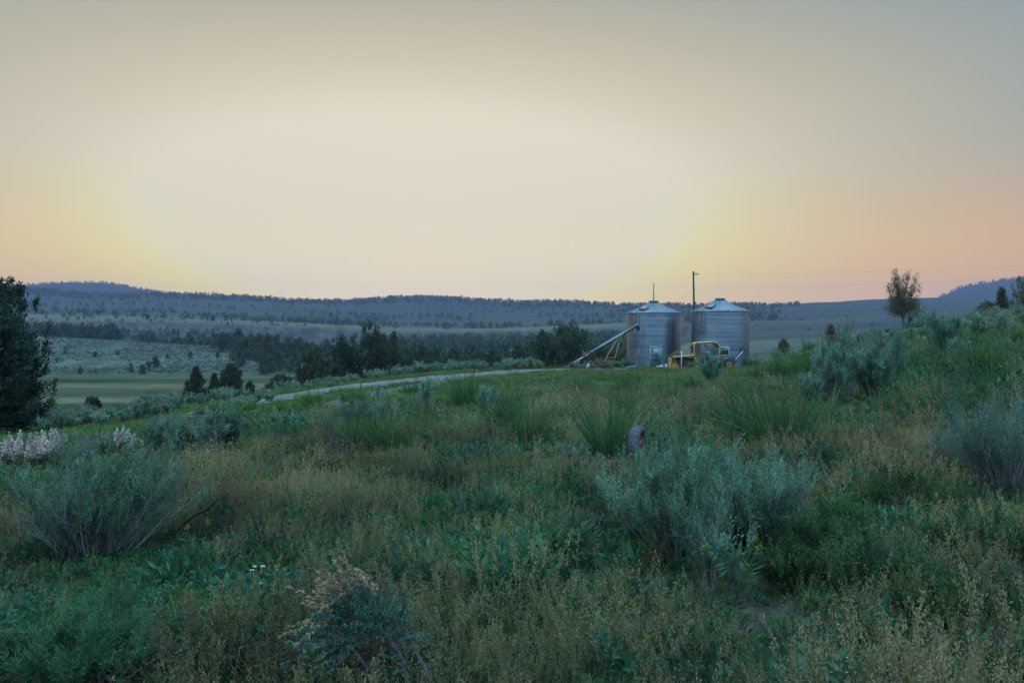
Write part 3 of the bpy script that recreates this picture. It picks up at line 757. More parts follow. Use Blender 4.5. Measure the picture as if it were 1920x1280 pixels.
def broad_leaf(label, u, Y, seed, n=7, L=.30, W=.11, col=(.04, .115, .055)):
    """rosette of large arrow-shaped leaves with wavy rims"""
    r = R_(seed); mb = MB()
    for j in range(n):
        a = j*2*pi/n+r.uniform(-.4, .4); tl = r.uniform(.15, .75); l = L*r.uniform(.7, 1.15); w = W*r.uniform(.75, 1.15)
        d = np.array([math.sin(tl)*math.cos(a), math.sin(tl)*math.sin(a), math.cos(tl)]); sd = nrm(np.cross(d, [0, 0, 1.])); up = np.cross(sd, d)
        k = 11; rows = []
        for i in range(k):
            t = i/(k-1)
            ww = w*.5*(math.sin(pi*min(1, (t*.93+.09))**.75))*(1+.1*math.sin(i*2.7+j)) if t > .28 else w*.05
            c = d*l*(t*1.25)+up*(-.10*l*t*t)+np.array([0, 0, -.02])
            wav = up*.012*math.sin(i*1.9+j)
            rows.append([c-sd*ww+up*ww*.35+wav, c-sd*ww*.5+up*ww*.08, c, c+sd*ww*.5+up*ww*.08, c+sd*ww+up*ww*.35-wav])
        v = np.array(rows).reshape(-1, 3); q = [(i*5+m, i*5+m+1, i*5+m+6, i*5+m+5) for i in range(k-1) for m in range(4)]
        cc = np.repeat(np.array(col)[None]*r.uniform(.8, 1.2), len(v), 0).reshape(k, 5, 3); cc[:, 2] *= 1.5
        mb.add(v, q, col=cc.reshape(-1, 3))
    return tag(mb.build('broad_leaf_plant', M['leaf'], loc=P(u, Y), smooth=True), label, 'leafy plant', 'broad-leaved plants in the near meadow')
for i, a in enumerate([
        ('broad-leaved plant beside the bare soil with the white stick', 1005, 5.25, 71, 8, .34, .13), ('wide leaf rosette right against the white stick', 1052, 5.15, 72, 4, .32, .12),
        ('broad-leaved plant in the grass left of the bare soil patch', 955, 5.0, 73, 5, .24, .10), ('upright leaves among the seed heads above the bare soil', 1000, 6.6, 74, 5, .28, .10),
        ('leafy rosette left of the small pale sagebrush', 1180, 5.5, 75, 5, .24, .09), ('dark leaf rosette in the lower right grass', 1640, 4.0, 76, 7, .24, .09),
        ('leafy rosette below the right-edge bush', 1830, 4.7, 77, 7, .26, .09), ('broad leaves right of the dead juniper branch', 770, 4.0, 78, 5, .22, .09),
        ('dark leaves at the foot of the grey-stemmed bush', 330, 5.6, 79, 5, .24, .09), ('leafy plant in the dark grass left of centre', 600, 5.6, 80, 5, .22, .09),
        ('broad leaves low between the two near corner bushes', 560, 3.55, 81, 5, .22, .09), ('leaf rosette under the broad sagebrush mound', 1500, 4.9, 82, 6, .26, .09)]):
    broad_leaf(*a)

# white stick, pale petals
mb = MB(); mb.tubes(np.array([[-.055, 0, .03], [0, .01, .02], [.06, .0, .018]]), [.007, .008, .006], 6, (.6, .6, .62), cap=True)
tag(mb.build('white_stick', M['white'], loc=P(1073, 5.32, .03)), 'short bleached white stick lying on bare soil', 'stick')
mb = MB(); r = R_(83)
for k in range(4):
    c = np.array([r.normal(0, .03), r.normal(0, .04), .3+r.uniform(-.05, .08)])
    mb.leaves(np.repeat(c[None], 5, 0), nrm(np.stack([np.cos(np.arange(5)*1.257), np.sin(np.arange(5)*1.257), np.full(5, .4)], 1)), .016, .012, r, (.7, .7, .68))
    mb.tubes(np.array([[c[0]*.3, c[1]*.3, -.02], c*[.7, .7, .5], c]), .002, 3, (.06, .11, .05))
tag(mb.build('white_flowers', M['leaf'], loc=P(488, 4.7)), 'small white blossoms in the dark grass left of centre', 'wildflower')

# dead juniper branch in front
def juniper_branch():
    r = R_(90); root = tag(empty('juniper_sapling', P(715, 3.45)), 'juniper sapling with tan dead tips and bare purple stems at the near edge', 'sapling')
    s, g, t = MB(), MB(), MB()
    W = (.14, .105, .115)
    paths = [[(.16, -.1, -.05), (.13, -.05, .14), (.07, 0, .27), (.02, .02, .36), (-.05, .03, .47), (-.10, .03, .60)],
             [(.0, -.1, -.05), (-.02, -.06, .10), (-.05, -.02, .22), (-.12, 0, .30), (-.2, .02, .33)],
             [(.25, -.06, -.05), (.22, -.02, .16), (.14, .02, .30), (.09, .03, .40)],
             [(-.05, -.02, .2), (-.1, 0, .22), (-.18, .02, .22)], [(.05, .0, .30), (0, .0, .40), (-.07, .0, .50), (-.13, .0, .56)]]
    for p in paths: s.tubes(np.array(p)+r.normal(0, .006, (len(p), 3)), np.linspace(.014, .006, len(p)), 6, W)
    def spray(mb, c, d, L, n, col):
        k = n*44; i = np.repeat(np.arange(n), 44)
        dd = nrm(np.asarray(d)+r.normal(0, .45, (n, 3))); st = np.asarray(c)+r.normal(0, .028, (n, 3))
        tt = r.uniform(0, 1, (k, 1)); l = L*r.uniform(.6, 1.2, (n, 1))
        for a in range(n): s.tubes(np.array([st[a], st[a]+dd[a]*l[a]]), .0025, 3, W)
        mb.leaves(st[i]+dd[i]*l[i]*tt, nrm(dd[i]+r.normal(0, .5, (k, 3))), .021, .0062, r, np.array(col)*r.uniform(.7, 1.25, (k, 1)))
    GRN = (.10, .25, .17); TAN = (.46, .33, .19)
    for c, d in [((-.12, 0, .40), (-.3, 0, .6)), ((-.20, 0, .35), (-1, 0, .15)), ((-.05, 0, .38), (0, 0, 1)), ((.03, 0, .42), (.2, 0, 1)), ((-.15, -.05, .32), (-.6, -.3, 0)),
                 ((-.02, -.03, .44), (-.4, -.2, .8)), ((-.24, .02, .31), (-1, 0, .1)), ((-.08, .03, .46), (-.2, 0, .9)), ((-.16, .02, .42), (-.7, 0, .5)), ((.05, 0, .36), (.3, 0, .4))]:
        spray(g, c, d, .13, 16, GRN)
    for c, d in [((-.11, .02, .60), (-.6, 0, .7)), ((-.06, .02, .56), (-.5, 0, .5)), ((-.22, .0, .48), (-.9, 0, .3)), ((-.26, 0, .44), (-.9, 0, -.1)), ((.02, 0, .24), (-.2, 0, -.5)), ((-.16, .02, .54), (-.8, 0, .6))]:
        spray(t, c, d, .13, 9, TAN)
    s.build('stems', M['wood'], root); g.build('green_sprays', M['leaf'], root); t.build('dead_sprays', M['leaf'], root)
juniper_branch()

# ------------------------------------------------------------------ trees
JUN = (.058, .084, .046)
def juniper_mesh(r, H, R, nclump, nleaf, leaf, base=.04, top_pow=.75, leaders=3, col=JUN, spread=.16, upw=.9, sparse=.0, trunk_r=.03, open_=.35, rim=None):
    """trunk and limbs in one mesh, crown of upward foliage plumes in the other"""
    tr, cr = MB(), MB()
    lp = r.uniform(0, 2*pi, leaders); lr = r.uniform(.15, .5, leaders)*R; lh = r.uniform(.72, 1.0, leaders)*H; lh[0] = H; lr[0] *= .3
    k = r.integers(0, leaders, nclump)
    zt = base+(1-base)*r.uniform(0, 1, nclump)**.85
    prof = np.sin(np.clip((1-zt)/(1-base), 0, 1)**top_pow*pi*.62+.06)
    prof = np.clip(prof, .04, 1)*np.where(zt < base+.1, .75, 1)
    ang = r.uniform(0, 2*pi, nclump)
    lob = 1+.22*np.sin(3*ang+r.uniform(0, 6)+zt*5)+.16*np.sin(5*ang-zt*9+r.uniform(0, 6))
    rad_ = R*prof*lob*np.sqrt(r.uniform(open_, 1, nclump))*r.uniform(.8, 1.12, nclump)
    off = np.stack([lr[k]*np.cos(lp[k]), lr[k]*np.sin(lp[k])], 1)*np.clip(zt*1.4, 0, 1)[:, None]
    c = np.stack([rad_*np.cos(ang)*.8+off[:, 0], rad_*np.sin(ang)*.8+off[:, 1], zt*lh[k]], 1)
    outw = np.stack([np.cos(ang), np.sin(ang), np.zeros(nclump)], 1)
    d = nrm(outw*.55*(1.1-zt)[:, None]+np.array([0, 0, upw])+r.normal(0, .2, (nclump, 3)))
    n = nclump*nleaf; i = np.repeat(np.arange(nclump), nleaf)
    s = r.uniform(-.3, 1, (n, 1)); S = spread*H**.5*r.uniform(.6, 1.5, (nclump, 1))
    pos = c[i]+d[i]*S[i]*s*1.6+r.normal(0, .36, (n, 3))*S[i]*(1.1-.75*np.clip(s, 0, 1))
    ld = nrm(d[i]+r.normal(0, .5, (n, 3)))
    tone = r.uniform(.65, 1.4, (nclump, 1))[i]*r.uniform(.8, 1.2, (n, 1))
    cr.leaves(pos, ld, leaf*r.uniform(.6, 1.4, n), leaf*.36*r.uniform(.7, 1.3, n), r, np.array(col)*tone)
    t = np.linspace(0, 1, 6)
    for j in range(leaders):
        a = np.array([[lr[j]*np.cos(lp[j])*q**1.4, lr[j]*np.sin(lp[j])*q**1.4, -.15+q*(lh[j]*.93+.15)] for q in t]); a[1:-1, :2] += r.normal(0, .02*R, (4, 2))
        tr.tubes(a, trunk_r*H*(.55 if j else 1)*(1.12-t)**.9, 7, col=(.11, .085, .07))
    m = min(nclump, 70); sel = r.permutation(nclump)[:m]
    e = c[sel]; b = np.stack([off[sel, 0]*.6, off[sel, 1]*.6, np.maximum(e[:, 2]-.55*rad_[sel], .08*H)], 1)
    q = np.linspace(0, 1, 4)[None, :, None]
    tr.tubes(b[:, None]*(1-q)+e[:, None]*q+np.array([0, 0, -.1])*np.sin(q*pi)*rad_[sel][:, None, None], trunk_r*H*.22*(1.1-.8*np.linspace(0, 1, 4)), 4, col=(.11, .085, .07))
    return tr, cr

def tree(name, label, u, Y, tc, group=None, rz=0., mat='needle', cat='tree'):
    root = tag(empty(name, P(u, Y), rz), label, cat, group)
    tc[0].build('trunk', M['wood'], root); tc[1].build('crown', M[mat], root)
    return root

# the big juniper at the left edge, with one drooping limb
tr_, cr_ = juniper_mesh(R_(201), 6.8, 3.0, 900, 66, .23, base=.05, leaders=5, spread=.12, top_pow=.62, open_=.25, col=(.036, .06, .042))
r = R_(202)
limb = np.array([[.2, 0, .55], [1.0, -.2, .45], [1.7, -.3, .75], [2.4, -.4, 1.15], [3.1, -.5, 1.5]])
tr_.tubes(limb, [.07, .06, .05, .035, .015], 6, (.09, .07, .06))
for c, n in [((3.1, -.5, 1.55), 14), ((2.6, -.4, 1.35), 7), ((2.2, -.35, 1.0), 5), ((1.5, -.3, .75), 4)]:
    k = n*22; cr_.leaves(np.array(c)+r.normal(0, .13, (k, 3)), nrm(r.normal(0, .6, (k, 3))+[.6, 0, .5]), .12, .045, r, np.array([.036, .06, .042])*r.uniform(.6, 1.4, (k, 1)))
for j in range(7):
    a = limb[1+j % 3]+r.normal(0, .1, 3); e = a+np.array([r.uniform(.3, .9), r.normal(0, .3), r.uniform(-.1, .6)])
    tr_.tubes(np.array([a, (a+e)/2+[0, 0, .06], e]), [.02, .014, .006], 4, (.09, .07, .06))
tree('juniper_tree', 'big dark juniper cut by the left edge with a drooping lower limb', -22, 37, (tr_, cr_))

NEAR = [  # label, u, Y, height px, width px, seed, kwargs
    ('spiky young juniper standing at the near edge of the green field', 366, 108, 58, 36, 211, dict(leaders=1, top_pow=1.1)),
    ('small thin juniper between the two larger ones by the green field', 402, 110, 44, 20, 212, dict(leaders=1, top_pow=1.1)),
    ('round-topped juniper right of the spiky one by the green field', 437, 112, 60, 38, 213, dict(leaders=2, top_pow=.6)),
    ('dark bush-like juniper low in front of the green field', 176, 70, 28, 24, 214, dict(leaders=2)),
    ('small dark juniper behind the round-topped one', 468, 150, 30, 18, 215, dict(leaders=1)),
    ('low dark juniper at the left foot of the grove', 525, 92, 36, 44, 216, dict(leaders=3, top_pow=.5)),
    ('left tree of the juniper grove beyond the road', 583, 96, 74, 62, 217, dict(leaders=3, top_pow=.7)),
    ('low juniper in front of the grove beside the tall left tree', 616, 88, 50, 40, 218, dict(leaders=2, top_pow=.6)),
    ('tall juniper in the middle of the grove, left of the tallest', 645, 92, 88, 58, 219, dict(leaders=4, top_pow=.8)),
    ('tallest double-headed juniper of the grove beyond the road', 690, 94, 104, 78, 220, dict(leaders=4, top_pow=.55)),
    ('juniper at the right end of the grove with a bare lean limb', 728, 96, 64, 50, 221, dict(leaders=3, top_pow=.7)),
    ('thin spire juniper poking above the right end of the grove', 739, 105, 82, 16, 222, dict(leaders=1, top_pow=1.1)),
    ('pointed juniper left of the wide one by the leaning auger', 1019, 104, 70, 46, 223, dict(leaders=2, top_pow=.9, col=(.07, .095, .05))),
    ('wide many-headed juniper behind the leaning auger', 1070, 102, 84, 74, 224, dict(leaders=6, top_pow=.5, col=(.07, .095, .05))),
    ('low bushy juniper behind the yellow auger legs', 1130, 98, 40, 52, 225, dict(leaders=4, top_pow=.45, col=(.07, .095, .05))),
]
for lab, u, Y, hp, wp, sd, kw in NEAR:
    H = px(hp, Y); Rr = px(wp, Y)/2*1.22
    kw = dict(dict(base=.03, spread=.15, open_=.25), **kw)
    tree('juniper_tree', lab, u, Y, juniper_mesh(R_(sd), H, Rr, 300 if wp > 30 else 130, 40, .24, **kw), rz=sd*1.0)

# the lone broad-leaved tree on the rise, and its neighbours at the right edge
def lone_tree():
    r = R_(234); Y = 106; H = px(112, Y); tr, cr = MB(), MB()
    t = np.linspace(0, 1, 7)
    tr.tubes(np.stack([.12*np.sin(t*4), 0*t, -.2+t*H*.55], 1), .20*(1.1-.75*t), 8, (.12, .10, .08))
    n = 64; zt = r.uniform(.24, .62, n)
    a = r.uniform(0, 2*pi, n); L = r.uniform(.8, 1, n)
    top = np.where(r.uniform(size=n) < .72, 1.0, .78)*H*r.uniform(.68, 1.0, n)
    rr = px(35, Y)*np.clip(1.25*np.sqrt(np.clip(1-(top/H-.45)**2*2.6, .05, 1)), .1, 1)*r.uniform(.25, 1.0, n)
    s0 = np.stack([0*zt, 0*zt, zt*H*.8], 1); e = np.stack([rr*np.cos(a), rr*np.sin(a), top], 1)
    low = r.uniform(size=n) < .42; e[low, 2] = H*r.uniform(.26, .5, low.sum()); e[low, :2] = np.stack([np.cos(a[low]), np.sin(a[low])], 1)*(px(37, Y)*r.uniform(.35, 1, low.sum()))[:, None]
    q = np.linspace(0, 1, 5)[None, :, None]; c = np.stack([e[:, 0]*.8, e[:, 1]*.8, s0[:, 2]*.6+e[:, 2]*.4], 1)
    pa = s0[:, None]*(1-q)**2+2*c[:, None]*q*(1-q)+e[:, None]*q**2
    tr.tubes(pa, .05*(1.1-.9*np.linspace(0, 1, 5)), 4, (.10, .08, .065))
    m = n*10; i = np.repeat(np.arange(n), 10); tt = r.uniform(.35, 1.05, (m, 1))
    p0 = s0[i]*(1-tt)**2+2*c[i]*tt*(1-tt)+e[i]*tt**2
    k = m*18; j = np.repeat(np.arange(m), 18)
    dn = np.where(low[i][j], 1.35, .72)[:, None]
    pos = p0[j]+r.normal(0, .24, (k, 3))*np.array([1, 1, 1.15])*dn
    cr.leaves(pos, nrm(r.normal(0, .7, (k, 3))+[0, 0, .5]), .15, .085, r, np.array([.12, .118, .055])*r.uniform(.65, 1.35, (m, 1))[j])
    return tr, cr
tree('lone_tree', 'lone round-crowned tree with a bare trunk on the rise right of the bins', 1692, 106, lone_tree(), mat='leaf')
for lab, u, Y, hp, wp, sd, kw in [
        ('tree cut by the right edge of the picture on the skyline rise', 1919, 96, 62, 60, 231, dict(leaders=3, top_pow=.6)),
        ('slender tree standing left of the one at the right edge', 1879, 100, 46, 20, 232, dict(leaders=1)),
        ('low bushy tree left of the slender one on the right rise', 1852, 98, 26, 34, 233, dict(leaders=4, top_pow=.5)),
        ('tiny bush-like tree farthest left of the right-edge trees', 1836, 98, 18, 12, 234, dict(leaders=1)),
        ('small olive conical tree on the crest below the lone tree', 1558, 118, 34, 24, 235, dict(leaders=1)),
        ('small olive round tree right of the right bin', 1468, 112, 28, 26, 236, dict(leaders=1, top_pow=.8)),
        ('faint young tree just right of the lone tree', 1708, 100, 16, 8, 237, dict(leaders=1))]:
    H = px(hp, Y); kw = dict(dict(base=.03, spread=.15, col=(.125, .115, .065), open_=.2), **kw)
    tree('rise_tree', lab, u, Y, juniper_mesh(R_(sd), H, px(wp, Y)/2, 120, 34, .2, **kw))

# belts of junipers farther away: a few shapes, copied tree by tree
PROTO = []
for i in range(9):
    r = R_(300+i); w = r.uniform(.27, .46)
    a, b = juniper_mesh(r, 1.0, w, 70 if i < 6 else 46, 11, .135, base=.0, leaders=int(r.integers(1, 5)), top_pow=r.uniform(.5, 1.0), spread=.10, open_=.15, trunk_r=.02)
    PROTO.append(merged((a, b), '', None))
_pd = []
for m_ in PROTO:
    V, Q, T, C = m_.arrays(); _pd.append(mesh_data('juniper_crown', V, Q, T, C, M['needle']))
def far_tree(u, Y, H, label, group, r):
    o = bpy.data.objects.new('juniper_tree', _pd[int(r.integers(0, len(_pd)))]); COL.objects.link(o)
    o.location = P(u, Y, -.02*H); o.rotation_euler = (0, 0, r.uniform(0, 6.28)); w = r.uniform(.85, 1.3)
    o.scale = (H*w, H*w, H)
    return tag(o, label, 'tree', group)
r = R_(400)
def belt(n, urange, yfun, hrange, label, group):
    for k in range(n):
        u = urange[0]+(urange[1]-urange[0])*(k+r.uniform(0, 1))/n
        far_tree(u, yfun(u)+r.normal(0, 1)*yfun(u)*.03, r.uniform(*hrange), label, group, r)
belt(24, (62, 222), lambda u: 560+(u-60)*.15, (6.5, 11.5), 'dark juniper in the belt behind the crest of the left sagebrush slope', 'junipers in the belt behind the left sagebrush slope')
belt(30, (262, 470), lambda u: 545-(u-260)*.25, (4.5, 8.5), 'dark juniper in the row running down the back of the sagebrush slope', 'junipers in the row behind the middle of the sagebrush slope')
belt(34, (410, 620), lambda u: 400+(u-410)*.1+30*math.sin(u), (5.5, 10), 'juniper in the scattered wood left of and behind the grove', 'junipers in the wood behind the grove')
belt(14, (430, 560), lambda u: 310+40*math.sin(u*1.7), (4, 7), 'juniper on the lower sagebrush slope left of the grove', 'junipers on the lower slope left of the grove')
belt(40, (735, 1000), lambda u: 250+25*math.sin(u*.9), (6, 9), 'juniper in the dark belt behind the far road verge', 'junipers in the belt behind the road')
belt(22, (960, 1200), lambda u: 270+25*math.sin(u*.7), (5, 8.5), 'juniper in the dark belt behind the auger and the left bin', 'junipers in the belt behind the auger')
for u, v, hp in [(122, 690, 11), (152, 705, 12), (179, 692, 9), (247, 704, 16), (268, 705, 15), (277, 701, 17), (292, 699, 20), (106, 696, 8), (222, 690, 7), (314, 692, 8), (358, 690, 9), (420, 662, 12), (408, 690, 10)]:
    far_tree(u, 262+(705-v)*5, px(hp*1.05, 262+(705-v)*5), 'small dark juniper alone on the left sagebrush slope', 'small junipers dotted over the left sagebrush slope', r)
for k in range(52):
    u = r.uniform(20, 700); Y = r.uniform(910, 1150) if k % 3 else r.uniform(760, 850)
    far_tree(u, Y, r.uniform(3, 6.5), 'tiny dark juniper dotted on the bench above the left rim', 'tiny junipers on the left benches', r)

# everything woody beyond that reads as one mass
def forest():
    r = R_(500); mb = MB()
    Vs = [m_.arrays() for m_ in PROTO[6:]]
    low = []
    for i in range(6):
        a, b = juniper_mesh(R_(510+i), 1.0, .3+.04*i, 26, 5, .24, base=0, leaders=1+i % 3, spread=.11, open_=.15)
        low.append(b.arrays())
    pts = []
    for k in range(900):                               # ridge line
        u = r.uniform(-120, 1500); Y = 2100+r.normal(0, 30); pts.append((u, Y, r.uniform(3.5, 7.5)*(1.0 if r.uniform() > .08 else 1.3)))
    for k in range(460):                               # two far hills
        u = r.uniform(-100, 360) if k < 300 else r.uniform(1760, 1990); pts.append((u, 3300+r.normal(0, 40), r.uniform(5, 9)))
    for k in range(1500):                              # wooded upper slope
        u = r.uniform(-100, 1500); Y = r.uniform(1750, 2080); pts.append((u, Y, r.uniform(4, 8)))
    k = 0
    while k < 1100:                                    # scattered over the benches in clumps
        u = r.uniform(-100, 1460); Y = math.exp(r.uniform(math.log(920), math.log(1780)))
        x = (u-960)/F*Y
        if fnoise(x/120, Y/60, 45)+.5*fnoise(x/40, Y/25, 46) > r.uniform(.55, 1.25): pts.append((u, Y, r.uniform(3, 7))); k += 1
    for k in range(800):                               # dark wood under the rim
        u = r.uniform(680, 1260); Y = r.uniform(560, 850); x = (u-960)/F*Y
        if fnoise(x/50, Y/30, 48) > .28: pts.append((u, Y, r.uniform(4.5, 9)))
    for k in range(420):
        u = r.uniform(-60, 520); Y = r.uniform(600, 846); x = (u-960)/F*Y
        if fnoise(x/50, Y/30, 49) > .45: pts.append((u, Y, r.uniform(3, 6)))
    for k in range(160):                               # hill behind the bins
        u = r.uniform(1260, 1800); Y = r.uniform(800, 1900); pts.append((u, Y, r.uniform(1.5, 3.2)))
    for k in range(70):
        u = r.uniform(-60, 700); Y = r.uniform(890, 912); pts.append((u, Y, r.uniform(1.5, 3.5)))
    U = np.array(pts); X = (U[:, 0]-960)/F*U[:, 1]; Z = h(X, U[:, 1])
    kind = r.integers(0, len(low), len(U))
    for i, (V, Q, T, C) in enumerate(low):
        s = np.where(kind == i)[0]; n = len(s)
        a = r.uniform(0, 6.28, n); ca, sa = np.cos(a)[:, None], np.sin(a)[:, None]
        H = U[s, 2][:, None]; W = H*r.uniform(.9, 1.45, (n, 1))
        v = np.stack([(V[:, 0]*ca-V[:, 1]*sa)*W+X[s][:, None], (V[:, 0]*sa+V[:, 1]*ca)*W+U[s, 1][:, None], V[:, 2]*H+Z[s][:, None]-.03*H], -1)
        q = (Q[None]+(np.arange(n)*len(V))[:, None, None]).reshape(-1, 4)
        mb.add(v, q, col=np.tile(C, (n, 1))*np.repeat(r.uniform(.7, 1.3, n), len(V))[:, None])
    return tag(mb.build('far_juniper_forest', M['needle']), kind='stuff')
forest()

# ------------------------------------------------------------------ smaller sagebrush, copied bush by bush
SPRO = []
for i in range(6):
    r = R_(600+i)
    sf = shrub_mesh(r, .62, .9, 16, 5, 6, 7, (.085, .032), [(.18, .27, .215), (.16, .25, .2), (.2, .27, .22), (.145, .23, .185), (.19, .28, .23), (.17, .235, .19)][i], .17, lobes=2+i % 3, up=.7)
    V, Q, T, C = merged(sf, '', None).arrays(); SPRO.append(mesh_data('small_sagebrush', V, Q, T, C, M['sage']))
r = R_(610)
def small_sage(u, Y, H, label, group):
    o = bpy.data.objects.new('sagebrush', SPRO[int(r.integers(0, 6))]); COL.objects.link(o)
    o.location = P(u, Y); o.rotation_euler = (0, 0, r.uniform(0, 6.28)); k = H/.9; w = k*r.uniform(.9, 1.35); o.scale = (w, w, k)
    tag(o, label, 'shrub', group)
def sages(spec, label, group):
    for u, Y, hp in spec: small_sage(u, Y, px(hp, Y), label, group)
sp = [(r.uniform(75, 330), r.uniform(36, 46), r.uniform(22, 36)) for k in range(26)]+[(r.uniform(250, 440), r.uniform(42, 56), r.uniform(17, 28)) for k in range(18)]
sages(sp, 'blue-grey sagebrush in the band between the meadow and the green field', 'sagebrush band above the green field')
sp = [(r.uniform(540, 770), r.uniform(60, 68)+(r.uniform(0, 1))*6, r.uniform(12, 19)) for k in range(30)]
sages(sp, 'small sagebrush along the far verge in front of the juniper grove', 'sagebrush line before the juniper grove')
sp = [(r.uniform(735, 1060), r.uniform(70, 80), r.uniform(11, 21)) for k in range(44)]
sages(sp, 'small sagebrush along the far verge behind the road end', 'sagebrush line behind the road end')
sp = [(r.uniform(440, 640), r.uniform(46, 62), r.uniform(10, 20)) for k in range(14)]
sages(sp, 'sagebrush scattered on the verge left of the road', 'sagebrush on the left verge')
sp = [(u, Y, r.uniform(15, 26)) for u, Y in [(400, 33), (415, 34), (430, 33.5), (447, 34.5), (465, 34), (478, 35), (505, 36), (385, 32), (372, 33)]]
sages(sp, 'low sagebrush in the lush grass where the road begins', 'sagebrush at the road start')
sp = [(r.uniform(1430, 1930), r.uniform(60, 100), r.uniform(10, 20)) for k in range(70)]
sages(sp, 'small grey sagebrush on the skyline of the right rise', 'sagebrush along the skyline rise')
sp = [(r.uniform(1640, 1930), r.uniform(30, 55), r.uniform(12, 24)) for k in range(26)]
sages(sp, 'grey-green sagebrush on the near side of the right rise', 'sagebrush on the near side of the rise')
sp = [(1170, 76, 18), (1183, 77, 14), (1160, 75, 13), (1128, 71, 18), (1105, 71, 16), (1085, 70, 15), (1142, 73, 13), (1150, 75, 15), (1075, 71, 14), (1295, 70.5, 13), (1420, 72, 16), (1405, 74, 14)]
sages(sp, 'low sagebrush among the scrap at the foot of the bins', 'sagebrush at the foot of the bins')
for u, Y, hp, lab in [(48, 24, 26, 'low blue sagebrush left of and above the larger lupine patch'), (20, 21, 22, 'low pale sagebrush at the left edge above the lupines'), (190, 15.9, 42, 'dark sagebrush right of the pale spiky dead shrub'),
                      (140, 15.2, 34, 'green-grey bush filling the gap left of the pale spiky dead shrub'), (80, 38, 26, 'grey round sagebrush alone right of the big juniper'), (1700, 20, 36, 'small dark sagebrush right of the dark upright one'),
                      (1800, 19.5, 44, 'grey sagebrush in the grass below the skyline bush'), (1890, 26, 38, 'dark sagebrush on the skyline near the right edge'), (1835, 30, 40, 'green-grey sagebrush on the skyline left of the right edge'),
                      (1640, 22, 70, 'pointed sagebrush peeping over the round one on the rise')]:
    small_sage(u, Y, px(hp, Y), lab, None)

def slope_scrub():
    r = R_(700); mb = MB(); n = 5200
    u = r.uniform(-60, 560, n); Y = r.uniform(262, 440, n); x = (u-960)/F*Y; z = h(x, Y)
    ok = fnoise(x/14, Y/14, 70) > .22
    x, Y, z = x[ok], Y[ok], z[ok]; n = len(x); s = r.uniform(.35, .95, n)
    k = 16; i = np.repeat(np.arange(n), k)
    o = nrm(r.normal(size=(n*k, 3))); o[:, 2] = np.abs(o[:, 2])
    pos = np.stack([x, Y, z], 1)[i]+o*s[i][:, None]*np.array([.8, .8, .75])*r.uniform(.3, 1, (n*k, 1))
    mb.leaves(pos, nrm(o+r.normal(0, .5, (n*k, 3))+[0, 0, .6]), .5*s[i], .22*s[i], r, np.where(r.uniform(size=(n, 1)) < .03, [[.15, .07, .05]], [[.095, .125, .10]])[i]*r.uniform(.6, 1.3, (n, 1))[i])
    tag(mb.build('slope_scrub', M['sage']), kind='stuff')
slope_scrub()

